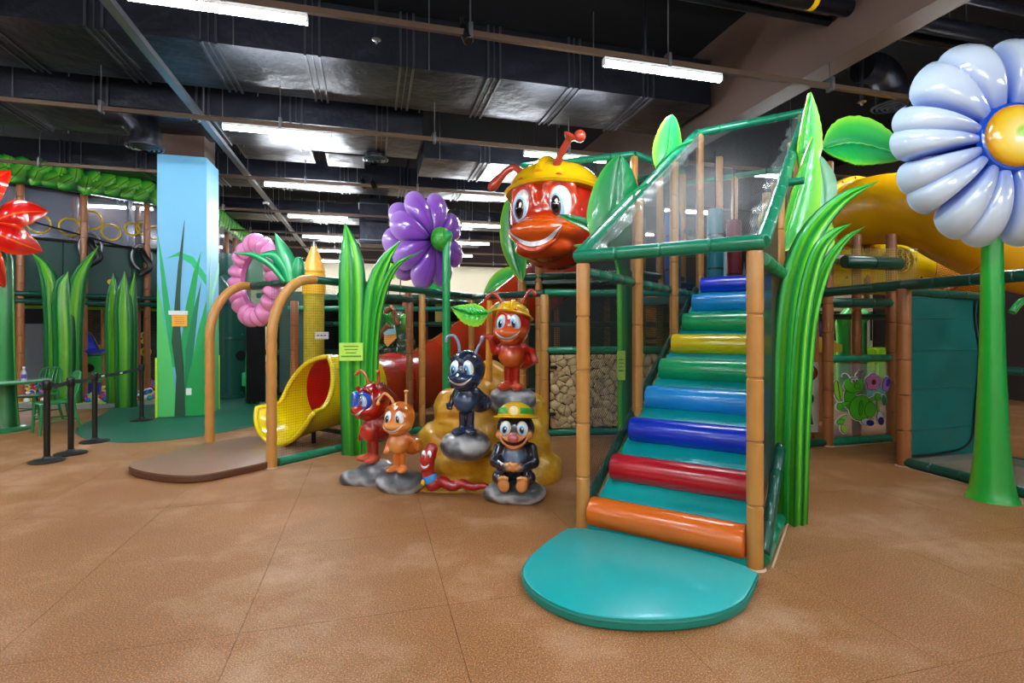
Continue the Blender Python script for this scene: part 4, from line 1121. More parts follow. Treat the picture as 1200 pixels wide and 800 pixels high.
# red lily at the left edge
rc = at(-10, 266, 8.0); t = thing('red_flower', 'glossy red pointed lily on a thick green stem at the left edge', 'flower sculpture', V((at(1, 300, 8).x, 8.0, 0)))
rm_ = stripes('red_petal', [(0, '#c8380c'), (.12, '#8e0806'), (.3, '#b60e0a'), (.46, '#b4160c'), (.5, '#e86018'), (.54, '#b0140a'), (.8, '#a80c08'), (1, '#c0300a')], .15, .8)
for i, a in enumerate((15, -23, -75, 66, 118, 172, 228)):
    d_ = V((math.cos(math.radians(a)), 0, math.sin(math.radians(a)))); f_ = V((0, -.05 * (i % 2), 0))
    P = [rc + f_, rc + d_ * .3 + V((0, -.14, 0)) + f_, rc + d_ * .65 + V((0, -.16, 0)) + f_, rc + d_ * .93 + V((0, -.04, -.02)) + f_]
    blade_mesh(MB(), P, .44, (0, -1, .05), .06, 1, base_w=.35, belly=.55, tip=.8, fold=.12).build('petal', rm_, t, smooth=60)
MB().ball(rc + V((0, -.2, 0)), (.11, .08, .11), 16, 12).build('centre', M['fcentre'], t)
x0 = at(1, 300, 8.0).x
MB().tube([V((x0, 8.06, 0)), V((x0, 8.06, .1)), V((x0, 8.06, .6)), V((x0, 8.06, 1.4)), V((x0, 8.06, 2.6)), V((rc.x, 8.04, rc.z))], [.2, .17, .14, .12, .1, .08], 16).build('stem', grassd, t)
# ---------------------------------------------------------------- tube slides
yel = plain('yellow_slide_plastic', '#f0d400', .22, .5, coat=.4, var=.06, scale=2)
gold = plain('golden_tube_plastic', '#eeae06', .25, .5, coat=.4, var=.1, scale=1.5)
red = plain('red_slide_plastic', '#b9350f', .24, .5, coat=.4, var=.12, scale=1.5)
redin = plain('red_slide_lining', '#d01806', .3, .5, var=.1)
E = V((-2.52, 7.42, .69)); ex = V((-.56, -.83, -.02)).normalized(); er = .46
t = thing('tube_slide', 'red tube slide curving down to a flared yellow exit inside the yard', 'slide', V((E.x, E.y, 0)))
side = ex.cross(UP).normalized()
def sst(a, b, x): x = min(1, max(0, (x - a) / (b - a))); return x * x * (3 - 2 * x)
def ex_pt(u, v, k=0):
    th = PI * (1 - .585 * sst(.02, .62, v)); a = (2 * u - 1) * th      # angle from the bottom
    r = er + k + .03 * v ** 2; L = .86 * v
    flare = .1 * sst(.6, 1, v)
    p = E + ex * (L - .1 * sst(.75, 1, v) * (abs(2 * u - 1) ** 3))
    return p + side * (math.sin(a) * (r + flare)) - UP * (math.cos(a) * (r + flare * .3) + .05 * v)
MB().grid(lambda u, v: ex_pt(u, v), 40, 22, lambda u, v: ex_pt(u, v, .035)).build('exit_chute', yel, t, smooth=60)
rim = [ex_pt(u, 1, .015) for u in np.linspace(0, 1, 40)]
left = [ex_pt(0, v, .015) for v in np.linspace(.02, 1, 24)]; right = [ex_pt(1, v, .015) for v in np.linspace(1, .02, 24)]
MB().tube(left + rim[1:-1] + right, .034, 10).build('rolled_rim', yel, t)
MB().tube([E - ex * .5, E - ex * .02], [er + .035, er + .035], 40, cap=False).build('exit_collar', yel, t)
MB().tube([E - ex * .54, E - ex * .44], er + .06, 40, cap=False).build('flange', yel, t)
MB().tube([E - ex * 1.2, E + ex * .10], er - .014, 40, cap=False).build('red_lining', redin, t)
RP = [E - ex * .45, V((-2.06, 8.15, .66)), V((-1.62, 8.85, .67)), V((-1.15, 9.4, .95)), V((-.55, 9.8, 1.42)), V((.1, 10.1, 1.98)), V((.75, 10.25, 2.5)), V((1.3, 10.3, 2.85))]
P = smooth_path(RP, 70)
MB().tube(P, .50, 36).build('red_tube', red, t)
for i in (14, 28, 40, 54):
    T = (P[i + 1] - P[i - 1]).normalized(); MB().tube([P[i] - T * .025, P[i] + T * .025], .525, 36).build('flange', red, t)
for q in (E + ex * .3, E - ex * .3): MB().tube([V((q.x, q.y, q.z - er - .03)), V((q.x, q.y, 0))], .03, 10).build('foot', M['black'], t)
MB().box(V((E.x, E.y, .12)) , (.9, .05, .05), ex.cross(UP), ex).build('foot_brace', M['black'], t, smooth=0)
# golden tube behind the blue flower
G = [at(1001, 250, 8.3), at(1040, 245, 7.75), at(1085, 247, 7.3), at(1130, 268, 7.0), at(1185, 292, 6.8), at(1250, 306, 6.6), at(1330, 325, 6.5)]
t = thing('tube_slide', 'golden yellow tube slide passing behind the giant blue flower', 'slide', V((G[0].x, G[0].y, 1.9)))
P = smooth_path(G, 50); MB().tube(P, .51, 36).build('tube', gold, t)
T0 = (P[1] - P[0]).normalized()
MB().tube([P[0] - T0 * .06, P[0] + T0 * .03], .57, 36).build('flange', gold, t)
MB().tube([P[0] - T0 * .11, P[0] - T0 * .06], .5, 36).build('opening', M['black_matte'], t)  # solid black disc painted in for the shade inside the tube
o = T0.orthogonal().normalized(); w_ = T0.cross(o)
for k in range(14):
    a = 2 * PI * k / 14; MB().ball(P[0] + T0 * .035 + (o * math.cos(a) + w_ * math.sin(a)) * .545, .018, 8, 6).build('bolt', M['steel'], t)
MB().tube([P[0] + V((.2, 0, -.5)), V((P[0].x + .2, P[0].y, 1.95))], .04, 10).build('support_post', M['post_brown'], t)
TT = (P[30] - P[28]).normalized(); MB().tube([P[29] - TT * .03, P[29] + TT * .03], .535, 36).build('flange', gold, t)
# crawl tunnel under it
t = thing('crawl_tunnel', 'yellow crawl tunnel with red rim and round latticed window under the golden slide', 'tunnel', V((at(1000, 318, 8.6).x, 8.6, 2.05)))
A = at(938, 313, 8.9); B = at(1082, 314, 8.4); ax = (B - A).normalized()
MB().tube([A, A + (B - A) * .5, B], .44, 32).build('tunnel', yel, t)
MB().tube([A - ax * .05, A + ax * .04], .5, 32).build('red_rim', plain('red_rim', '#9a1c10', .3, coat=.3, var=.1), t)
MB().tube([A - ax * .08, A - ax * .05], .41, 32).build('opening', M['yellow_open'] if 'yellow_open' in M else plain('yellow_inside', '#e8c81a', .35, var=.1), t)
wp = at(1052, 305, 8.07); wn = V((-.3, -1, .1)).normalized(); wx = wn.cross(UP).normalized(); wy = wx.cross(wn)
MB().lathe([(.2, -.08), (.23, 0), (.2, .03), (.18, -.04)], wp, wn, 28, ring=True).build('window_ring', yel, t)
MB().lathe([(.185, -.05), (.185, -.03)], wp, wn, 28).build('window_pane', plain('red_brown_pane', '#6e1c12', .25, var=.3, scale=12), t)
for k in range(-2, 3):
    mb = MB(); mb.tube([wp + wx * (.07 * k) + wy * (.03 * math.sin(j * 1.6)) * 1 + wy * (-.16 + .064 * j) * math.sqrt(max(0.05, 1 - (k / 2.8) ** 2)) + wx * (.016 * (-1) ** j) for j in range(6)], .012, 6); mb.build('lattice_bar', yel, t)
MB().tube([A + ax * .9 - UP * .0, A + ax * .96], .452, 32).build('seam_ring', gold, t)
for k in (.35, 1.35): MB().tube([A + ax * k + UP * .1 - V((0, .44, 0)), A + ax * (k + .12) - UP * .2 - V((0, .4, 0)), A + ax * (k - .1) - UP * .45], .022, 6).build('strap', M['black'], t)
# red and yellow chequered net at the tunnel's far end
cn = NT('chequered_net'); u, v = uv_out(cn); ck = cn.n('ShaderNodeTexBrick'); tc = cn.n('ShaderNodeTexCoord'); cn.l(tc.outputs['UV'], ck.inputs['Vector'])
ck.inputs['Color1'].default_value = lin('#e9c92a'); ck.inputs['Color2'].default_value = lin('#d8b01e'); ck.inputs['Mortar'].default_value = lin('#a81f12'); ck.inputs['Scale'].default_value = 9; ck.inputs['Mortar Size'].default_value = .05
b = cn.bsdf(None, .5); cn.l(ck.outputs[0], b.inputs['Base Color']); cnm = cn.done(b)
MB().grid(lambda u, v: B + ax * (.02 + .6 * u) + V((0, 0, (-.42 + .84 * v) * (1 - .0 * u) - .12 * u)) + V((0, -.25 * math.sin(PI * v), 0)), 8, 8).build('chequered_panel', cnm, t, recalc=False)
MB().tube([B + ax * .05 + V((0, -.3, -.45)), B + ax * .45 + V((0, -.3, -.05))], .05, 10).build('brown_bar', M['post_brown'], t)
# ---------------------------------------------------------------- cartoon statues
GL = vcol('glossy_airbrush_paint', .16, .7)
WHITE = plain('eye_white', '#f2f4f6', .1, coat=.8, var=0); PUP = plain('eye_black', '#0b0a0c', .08, coat=.9, var=0)
IRB = plain('iris_blue', '#4aa6ee', .1, coat=.8, var=.05); IRN = plain('iris_brown', '#5a2c22', .1, coat=.8, var=.05)
TEETH = plain('teeth_white', '#eef0f4', .15, coat=.6, var=0); MOUTH = plain('mouth_dark_red', '#4a0a10', .3, coat=.3, var=0)
def trace(cl, x, z, y0=-2.0, n=90, off=.0):
    p = np.array([x, y0, z], float)
    for _ in range(n):
        d = float(cl.field(p[None])[0])
        if d < .0008: break
        p[1] += d * .8
        if p[1] > 2: break
    return V((p[0], p[1] - off, p[2]))
def eye(t, c, r, look, iris, size=.62, tilt=0, ring=None, stay=None):
    rot = Matrix.Rotation(tilt, 3, 'Y'); c = V(c); r = V(r)
    e = MB().ball(c, r, 22, 16, rot).build('eye', WHITE, t, world=False)
    def disc(sz, mat, name, lift, dx=0, dz=0):
        mb = MB(); vs = []
        def f(u, v, bk=0):
            a = 2 * PI * u; q = v * sz
            x = look[0] + dx + math.cos(a) * q * .8; z = look[1] + dz + math.sin(a) * q
            y = -math.sqrt(max(.02, 1 - x * x - z * z))
            p = V((x * r.x, y * r.y, z * r.z)) * (1 + lift)
            return c + rot @ p
        mb.grid(f, 20, 5); return mb.build(name, mat, e, world=False)
    if ring: disc(.80, ring, 'eye_shade', .008, 0, -.14)
    disc(size * .86, iris, 'iris', .02); disc(size * .62, PUP, 'pupil', .035); disc(size * .2, WHITE, 'glint', .05, .12, .2)
    return e
def smile(t, cl, w, z0, lift, h, x0=0.0, teeth=True, lip=None, name='mouth', off=.004):
    """an open smile laid on the muzzle: dark mouth, a row of teeth and a rolled lower lip"""
    def pt(a, k): return x0 + a * w, z0 + lift * a * a - k * h * math.sqrt(max(0, 1 - a * a * .98))
    def surf(k0, k1, o):
        mb = MB(); n = 22; P0 = [trace(cl, *pt(-1 + 2 * i / n, k0), off=o) for i in range(n + 1)]; P1 = [trace(cl, *pt(-1 + 2 * i / n, k1), off=o) for i in range(n + 1)]
        Pm = [trace(cl, *pt(-1 + 2 * i / n, (k0 + k1) / 2), off=o) for i in range(n + 1)]
        mb.grid(lambda u, v: (P0, Pm, P1)[round(v * 2)][round(u * n)], n, 2); return mb, P0, P1
    mb, top, bot = surf(0, 1, off); m = mb.build(name, MOUTH, t, world=False)
    if teeth: mb, _, _ = surf(.08, .62, off + .004 * h / .04); mb.build('teeth', TEETH, m, world=False)
    if lip:
        MB().tube(bot, [h * .16 + h * .22 * math.sin(PI * i / 22) for i in range(23)], 8).build('lip', lip, m, world=False)
    return m
def antenna(t, pts, r, tip, mat):
    P = smooth_path([V(p) for p in pts], 22); n = len(P)
    rr = [r * (1 - .25 * i / n) if i < n * .72 else r * (1 - .25 * .72) + (tip - r) * math.sin(min(1, (i / n - .72) / .16) * PI / 2) for i in range(n)]
    rr[-1] = tip * .5; MB().tube(P, rr, 10).build('antenna', mat, t, world=False)
def helmet(t, c, R_, mat, brim, tilt, flat=.8, ridge=True):
    ax = (Matrix.Rotation(math.radians(tilt[0]), 3, 'X') @ Matrix.Rotation(math.radians(tilt[1]), 3, 'Y')) @ UP
    prof = [(R_ * brim, -.02 * R_), (R_ * (brim + .05), .03 * R_), (R_ * brim, .09 * R_), (R_ * 1.03, .12 * R_)] + [(R_ * math.cos(k / 9 * PI / 2) + .001, .12 * R_ + R_ * flat * math.sin(k / 9 * PI / 2)) for k in range(1, 10)]
    h = MB().lathe(prof, c, ax, 32).build('helmet', mat, t, world=False)
    if ridge:
        f = V((0, -1, 0)); f = (f - ax * f.dot(ax)).normalized()
        MB().tube([V(c) + f * (R_ * 1.02 * math.cos(a)) + ax * (R_ * .12 + R_ * (flat + .02) * math.sin(a)) for a in np.linspace(.15, PI - .3, 14)], R_ * .09, 10).build('ridge', mat, h, world=False)
    return h, ax
def hand(cl, c, d, up, s, col, k=.008):
    """palm, four curled fingers and a thumb"""
    c = V(c); d = V(d).normalized(); up = V(up); up = (up - d * up.dot(d)).normalized(); sd = d.cross(up)
    cl.ell(c, (s * .5, s * .5, s * .5), col, k)
    for i in range(4):
        o = c + sd * ((i - 1.5) * s * .34); L = s * (.85, 1.0, .95, .75)[i]
        cl.chain([o + d * s * .3, o + d * (s * .3 + L * .5) + up * s * .05 + sd * (i - 1.5) * s * .06, o + d * (s * .3 + L * .85) - up * s * .15 + sd * (i - 1.5) * s * .1], [s * .19, s * .17, s * .15], col, k)
    cl.chain([c - sd * s * .35, c - sd * s * .8 + d * s * .25, c - sd * s * .95 + d * s * .6], [s * .2, s * .18, s * .15], col, k)
def ant_statue(label, loc, h, rot, body, belly, muzzle, feet, arms, eyes, abd=(.02, .2, .36), spread=.05, ant_mat=None, ants=(), headtilt=0, brow=None):
    t = thing('ant_statue', label, 'statue', loc, math.radians(rot), 'cartoon insect statues on the rock mound')
    cl = Clay(); H = h; hc = V((0, -.01, .745)); rt = qrot('Y', headtilt)
    s = lambda *p: tuple(H * x for x in p)
    cl.ell(s(*hc), s(.215, .195, .235), body, .05 * H)
    cl.ell(s(0, .05, .78), s(.2, .18, .2), body, .05 * H)
    cl.ell(s(0, -.145, .66), s(.17, .12, .08), muzzle, .045 * H)      # upper lip and nose
    cl.ell(s(.13, -.09, .665), s(.07, .07, .055), muzzle, .04 * H); cl.ell(s(-.13, -.09, .665), s(.07, .07, .055), muzzle, .04 * H)
    cl.ell(s(0, -.12, .575), s(.11, .075, .05), muzzle, .035 * H)         # chin
    for q in (-1, 1):                                                     # brow ridges
        cl.chain([s(q * .03, -.16, .885), s(q * .085, -.165, .925), s(q * .15, -.12, .885)], [.018 * H, .024 * H, .016 * H], brow or body, .02 * H)
    cl.limb(s(0, .01, .56), s(0, .01, .48), .055 * H, .07 * H, body, .03 * H)
    cl.ell(s(0, 0, .40), s(.162, .145, .155), body, .04 * H)
    cl.ell(s(0, -.06, .375), s(.125, .1, .115), belly, .03 * H)
    cl.ell(s(*abd), s(.14, .17, .12), body, .035 * H)
    for q in (-1, 1):
        cl.limb(s(q * spread, .0, .30), s(q * spread, .0, .05), .048 * H, .044 * H, body, .015 * H)
        cl.ell(s(q * (spread + .025), -.055, .035), s(.075, .125, .05), feet, .012 * H, qrot('Z', q * 14))
    for a in arms:
        cl.chain([s(*p) for p in a[:-1]], [.045 * H, .038 * H, .034 * H][:len(a) - 1] if len(a) - 1 <= 3 else [.045 * H] + [.037 * H] * (len(a) - 2), body, .016 * H)
        p1, p0 = V(s(*a[-2])), V(s(*a[-3])); hand(cl, p1 + (p1 - p0).normalized() * .03 * H, a[-1], (0, -1, .3), .062 * H, body)
    cl.build('body', GL, t, .0105 * H / .8, blend=.012 * H)
    for q, lx in ((-1, eyes[0]), (1, eyes[0])):
        eye(t, s(q * .078, -.155, .775), s(.066, .062, .106), (lx, eyes[1]), eyes[2], .6, -q * .12, eyes[3])
    m = smile(t, cl, .15 * H, .622 * H, .075 * H, .05 * H, lip=plain('lip_paint', muzzle, .2, coat=.6, var=.05))
    for pts, r, tip in ants: antenna(t, [s(*p) for p in pts], r * H, tip * H, ant_mat or plain('antenna_paint', body, .2, coat=.6))
    return t, cl, s
EYR = plain('eye_blue_rim', '#a9d4f2', .1, coat=.8, var=.05)
redp = plain('red_antenna', '#a8301c', .2, coat=.6); 
# red ant in the yellow helmet, on the drum stone
a1, c1, s = ant_statue('red ant statue in a yellow helmet waving from the highest grey stone', V((.0, 5.38, .935)), .86, -14, '#ae1a0c', '#d8641c', '#d4591f', '#c8421a',
    [[(-.13, .0, .50), (-.21, -.03, .44), (-.235, -.07, .56), (-.06, -.1, 1)], [(.13, .02, .50), (.22, .08, .45), (.235, .07, .36), (.6, -.2, .3)]],
    (-.12, -.08, IRB, EYR), abd=(.1, .19, .34), ants=[([(-.1, 0, .95), (-.16, 0, 1.08), (-.25, -.01, 1.14), (-.315, -.02, 1.06)], .02, .03), ([(.1, 0, .95), (.16, 0, 1.08), (.23, 0, 1.17), (.30, -.03, 1.10)], .02, .03)], ant_mat=redp, brow='#c8481c')
helmet(a1, s(0, .02, .865), .205 * .86, plain('yellow_helmet_gloss', '#e6b310', .2, coat=.6, var=.06), 1.2, (-14, 8), .72)
# navy ant on the middle stone
ant_statue('navy blue ant statue with curled grey antennae on the middle stone', V((-.43, 5.02, .555)), .80, -16, '#16233c', '#2c466e', '#1d3050', '#1c2c48',
    [[(-.13, .02, .50), (-.2, .07, .42), (-.21, .05, .36), (-.5, -.1, -.3)], [(.13, .02, .50), (.19, .1, .42), (.22, .04, .36), (.5, -.4, .1)]],
    (-.15, -.15, IRB, plain('eye_sky_rim', '#6ab6f0', .1, coat=.8, var=.05)), abd=(.1, .2, .34), ants=[([(-.09, 0, .93), (-.1, 0, 1.06), (-.15, -.02, 1.16), (-.235, -.03, 1.15), (-.25, -.03, 1.08)], .019, .026), ([(.1, 0, .93), (.14, 0, 1.02), (.17, 0, 1.07), (.21, -.01, 1.16)], .018, .03)], ant_mat=plain('grey_blue_antenna', '#7d90ac', .2, coat=.6), brow='#1b2b48')
# red ant with goggles
a3, c3, s = ant_statue('dark red ant statue wearing round blue goggles, farthest on the mound edge', V((-1.41, 5.36, .215)), .80, -44, '#8f0f0a', '#c8351a', '#b0200e', '#c4471c',
    [[(-.13, .02, .50), (-.17, -.02, .40), (-.14, -.08, .33), (.3, -.3, -.6)], [(.13, .02, .50), (.2, .06, .42), (.22, -.02, .36), (.2, -.6, .2)]],
    (.05, -.05, IRB, EYR), abd=(.04, .22, .33), ants=[([(-.08, 0, .95), (-.12, -.02, 1.05), (-.2, -.05, 1.13), (-.29, -.08, 1.07)], .02, .03), ([(.1, 0, .95), (.13, 0, 1.03), (.14, 0, 1.09), (.16, -.03, 1.15)], .02, .03)], ant_mat=plain('orange_antenna', '#b4501e', .2, coat=.6))
gb = plain('blue_goggle_plastic', '#1450c4', .15, coat=.8, var=.05); lens = clear('goggle_lens', (.75, .88, .97), .12, .03)
g = None
for q in (-1, 1):
    c = V(s(q * .098, -.2, .775)); ax_ = V((q * .3, -1, 0)).normalized()
    o = MB().lathe([(.075 * .8, -.04), (.105 * .8, -.035), (.112 * .8, 0), (.1 * .8, .02), (.085 * .8, .015), (.08 * .8, -.02)], c, ax_, 28, ring=True).build('goggle_ring', gb, a3, world=False)
    MB().lathe([(.084 * .8, .0), (.07 * .8, .012), (.03 * .8, .018), (.001, .02)], c, ax_, 24).build('lens', lens, o, world=False)
MB().tube([V(s(math.cos(a) * .215, -.02 + math.sin(a) * .2, .785)) for a in np.linspace(-.35, PI + .35, 18)], .016, 8).build('goggle_strap', plain('goggle_strap', '#4a1810', .4), a3, world=False)
hb = Clay()
for k in range(9):
    a = k / 8 * PI; hb.limb(s(math.cos(a) * .12, .03 + .05 * math.sin(a), .93), s(math.cos(a) * .17, .2 + .06 * math.sin(a), .72 + .12 * math.sin(k * 2.3)), .05, .02, '#5c1a12' if k % 2 else '#7a2a1c', .02)
hb.build('hair', GL, a3, .012)
# small tan ant
ant_statue('small tan orange ant statue standing on the low front left stone', V((-1.08, 5.07, .19)), .67, -14, '#c4681e', '#e0964a', '#dd8c42', '#d4793a',
    [[(-.12, .02, .50), (-.18, .05, .40), (-.17, -.04, .33), (.1, -.5, -.8)], [(.12, .02, .50), (.2, .06, .42), (.25, .0, .36), (.6, -.4, .2)]],
    (-.1, -.12, plain('iris_grey', '#4a5a64', .1, coat=.8, var=.05), plain('eye_pale_rim', '#cfe4ef', .1, coat=.8, var=0)), abd=(.12, .19, .32), ants=[([(-.08, 0, .94), (-.13, 0, 1.03), (-.22, -.02, 1.1), (-.3, -.04, 1.0), (-.31, -.05, .93)], .022, .034), ([(.1, 0, .94), (.105, 0, 1.02), (.11, -.01, 1.09), (.12, -.02, 1.16)], .022, .036)], ant_mat=plain('tan_antenna', '#d99458', .2, coat=.6), brow='#b4581a')
# the leaf held up beside the red ant on a stake
p = at(549, 366, 5.5)
t = thing('held_leaf', 'bright green veined leaf with a pointed tip left of the waving red ant', 'leaf sculpture', p)
leaf_mesh([at(572, 367, 5.42), at(552, 368, 5.38), at(529, 360, 5.36)], .235, (0, -1, .15), cup=-.2, thick=.025, serr=.16, vein=.03, peak=.38).build('blade', leafl, t, smooth=60)
MB().tube(smooth_path([at(571, 367, 5.43), at(580, 362, 5.47), at(590, 350, 5.5)], 8), .012, 8).build('leaf_stalk', leafvine, t)
t = thing('yellow_stake', 'forked yellow wooden stake standing behind the waving red ant', 'stake', V((at(573, 480, 5.62).x, 5.62, .9)))
oc = plain('ochre_stake', '#d8922a', .35, coat=.3, var=.2)
MB().tube([at(573, 470, 5.62), at(573, 420, 5.62), at(573.5, 352, 5.62)], [.04, .035, .028], 10).build('stake', oc, t)
MB().tube(smooth_path([at(573, 366, 5.6), at(578, 360, 5.58), at(590, 352, 5.55)], 6), [.02] * 7, 8).build('fork', oc, t)
# mole
t = mo = thing('mole_statue', 'black mole statue in a yellow and green lamp helmet sitting with clasped hands', 'statue', V((.03, 4.79, .165)), math.radians(-6), 'cartoon insect statues on the rock mound')
MK, TN = '#1c1e2a', '#d08648'
cl = Clay()
cl.ell((0, .02, .19), (.155, .14, .18), MK, .05).ell((0, -.055, .22), (.09, .09, .115), '#5d7490', .03)
cl.ell((0, .02, .48), (.175, .155, .15), MK, .04)
cl.ell((0, -.11, .41), (.12, .085, .05), TN, .02).ell((.115, -.075, .435), (.055, .06, .04), TN, .02).ell((-.115, -.075, .435), (.055, .06, .04), TN, .02)
cl.ell((0, -.09, .355), (.085, .065, .04), TN, .025)
for q in (-1, 1):
    cl.chain([(q * .14, 0, .30), (q * .165, -.07, .2), (q * .07, -.16, .17)], [.06, .055, .045], MK, .02)
    hand(cl, (q * .035, -.175, .165), (-q * .5, -.2, .45), (0, -1, 0), .052, TN)
    cl.chain([(q * .1, -.02, .06), (q * .13, -.13, .075), (q * .085, -.19, .045)], [.075, .06, .04], MK, .02)
    cl.ell((q * .08, -.225, .035), (.052, .03, .068), TN, .012, qrot('Y', q * 10))
    for k in range(4): cl.ell((q * (.047 + k * .024), -.24, .105 - abs(k - 1.3) * .008), (.0145, .02, .02), TN, .006)
cl.build('body', GL, mo, .0095, blend=.008)
for q in (-1, 1): eye(mo, (q * .075, -.118, .505), (.05, .045, .066), (-.08, -.12), IRB, .62, -q * .15, plain('eye_sky_rim', '#bfe0f4', .1, coat=.8, var=0))
smile(mo, cl, .13, .395, .06, .05, teeth=False, lip=plain('mole_lip', '#c47a48', .2, coat=.6, var=.05))
MB().ball((0, -.2, .435), (.048, .04, .04), 20, 14).build('nose', plain('pink_nose', '#c4606a', .12, coat=.9, var=.05), mo, world=False)
hy = plain('yellow_miner_helmet', '#e2b512', .2, coat=.6, var=.05)
h, ax = helmet(mo, (0, .02, .575), .165, hy, 1.22, (-10, 0), .78, False)
MB().lathe([(.170, .035), (.166, .075), (.155, .09), (.162, .035)], V((0, .02, .575)), ax, 32, ring=True).build('green_band', plain('green_helmet_band', '#3f9e2c', .25, coat=.5, var=.1), h, world=False)
lc = V((0, -.125, .665)); la = V((0, -1, .35)).normalized()
MB().lathe([(.045, -.04), (.056, -.02), (.058, .012), (.047, .018), (.044, .006), (.03, .004), (.001, .008)], lc, la, 24).build('lamp', plain('yellow_lamp', '#e8c020', .15, coat=.8, var=.05), h, world=False)
MB().lathe([(.042, .006), (.03, .013), (.001, .016)], lc, la, 20).build('lamp_glass', plain('pale_lamp_glass', '#f4e6a8', .08, coat=1, var=0), h, world=False)
# worm
t = wo = thing('worm_statue', 'red worm statue in a blue collar grinning beside the mound', 'statue', V((-.70, 4.9, .05)), math.radians(-8), 'cartoon insect statues on the rock mound')
cl = Clay(); WR = '#9c0f16'
cl.chain([(-.04, 0, .06), (-.075, 0, .14), (-.085, -.005, .24), (-.07, -.01, .33), (-.045, .0, .385)], [.055, .055, .06, .066, .058], WR, .02)
cl.ell((-.085, -.045, .29), (.058, .045, .05), '#b8241c', .02); cl.ell((-.085, -.05, .235), (.045, .035, .03), '#b01a18', .02)
P = [(-.04 + .36 * k / 18 * 1.5, -.01 + .012 * math.sin(k), .05 + .032 * (1 - math.cos(k * .95)) * .8 * (1 - k / 26)) for k in range(19)]
cl.chain(P, [.052 - .0018 * k for k in range(19)], WR, .02)
cl.build('body', GL, wo, .0085, blend=.01)
for q in (-1, 1): eye(wo, (-.075 + q * .026, -.06, .345), (.022, .02, .04), (-.1, -.2), PUP, .5)
smile(wo, cl, .045, .25, .02, .035, x0=-.088, lip=plain('worm_lip', '#b02018', .2, coat=.6, var=0))
MB().tube([V((-.045, 0, .085)), V((-.06, 0, .115)), V((-.07, 0, .145))], [.066, .07, .064], 20).build('collar', plain('blue_collar', '#1f86d8', .25, coat=.5, var=.08), wo, world=False)
MB().ball((-.11, -.06, .085), (.022, .015, .03), 12, 8).build('medal', plain('gold_medal', '#e0a81a', .2, coat=.6, var=.1), wo, world=False)
# stones and the mound
RK = NT('painted_grey_rock'); tcg = RK.n('ShaderNodeTexCoord'); n1 = RK.noise(5, 6, rough=.6)
wv = RK.n('ShaderNodeTexWave'); wv.inputs['Scale'].default_value = 2.2; wv.inputs['Distortion'].default_value = 9; wv.inputs['Detail'].default_value = 3; wv.bands_direction = 'Z'
RK.l(tcg.outputs['Object'], wv.inputs[0])
b = RK.bsdf(None, .28, .5, 0, .4); RK.l(RK.ramp(RK.math('ADD', RK.math('MULTIPLY', n1, .6), RK.math('MULTIPLY', wv.outputs[1], .4)), [(.3, '#46474d'), (.5, '#74767c'), (.68, '#aeb0b6')]), b.inputs['Base Color']); rockm = RK.done(b)
def nbump(fr, am, seed):
    def f(X):
        sh = X.shape[:-1]; q = X.reshape(-1, 3)
        o = np.zeros(len(q))
        r = np.random.RandomState(seed)
        for k in range(10):
            d = r.normal(size=3); d /= np.linalg.norm(d); o += np.sin(q @ d * fr * r.uniform(.6, 1.9) + r.uniform(0, 6.28)) / 10
        return (o * am * 2.2).reshape(sh)
    return f
def stone(label, loc, parts, seed, am=.03, fr=14, vox=.014):
    t = thing('stone_pedestal', label, 'stone', loc, 0, 'grey stones round the mound')
    cl = Clay()
    for c, r in parts: cl.ell(c, r, '#8a8c92', .03)
    cl.build('stone', rockm, t, vox, nbump(fr, am, seed)); return t
stone('tall grey drum stone under the waving red ant', V((.01, 5.42, .68)), [((0, 0, .12), (.24, .22, .15)), ((0, 0, .19), (.22, .2, .075))], 4, .018)
stone('round grey stone with a pale top under the navy ant', V((-.44, 5.08, .27)), [((0, 0, .15), (.25, .22, .145)), ((0, 0, .22), (.21, .19, .075))], 8, .014)
stone('flat layered grey stone under the goggled ant', V((-1.42, 5.38, .0)), [((0, 0, .05), (.28, .22, .12)), ((.05, 0, .13), (.21, .17, .09)), ((-.15, -.05, .04), (.15, .13, .08))], 12, .022, 18)
stone('low angular grey stone under the small tan ant', V((-1.07, 5.09, .0)), [((0, 0, .06), (.23, .18, .12)), ((.02, 0, .12), (.19, .15, .075))], 17, .022, 18)
stone('swirled grey stone the mole sits on, nearest the viewer', V((.03, 4.83, .0)), [((0, 0, .06), (.28, .23, .11)), ((0, .03, .12), (.2, .17, .07)), ((.1, -.1, .04), (.15, .1, .06))], 23, .024, 16)
mt = NT('painted_sandy_mound'); n1 = mt.noise(3.2, 6, rough=.6); n2 = mt.noise(26, 4)
b = mt.bsdf(None, .3, .5, 0, .3); mt.l(mt.ramp(n1, [(.3, '#9c600c'), (.45, '#c88c18'), (.58, '#daa832'), (.72, '#efd47c')]), b.inputs['Base Color']); mt.bump(n2, .35, .02, b); moundm = mt.done(b)
t = thing('rock_mound', 'lumpy sandy yellow rock mound carrying the statues', 'rock', V((-.25, 5.6, 0)))
cl = Clay(); Y = '#cf951c'
for c, r in (((0, .22, .25), (.66, .5, .62)), ((.02, .25, .8), (.33, .3, .38)), ((-.32, .2, .6), (.26, .28, .3)), ((-.42, .1, .3), (.34, .3, .3)), ((-.1, .0, .2), (.55, .42, .3)), ((.40, .1, .3), (.30, .4, .5)),
             ((.50, -.02, .08), (.28, .38, .26)), ((.3, .2, .62), (.3, .28, .25)), ((-.16, -.38, .0), (.6, .24, .055)), ((-.4, -.42, .0), (.42, .18, .045)), ((-.78, -.22, 0), (.2, .14, .04))): cl.ell(c, r, Y, .045)
nb1, nb2 = nbump(10, .085, 31), nbump(22, .03, 37)
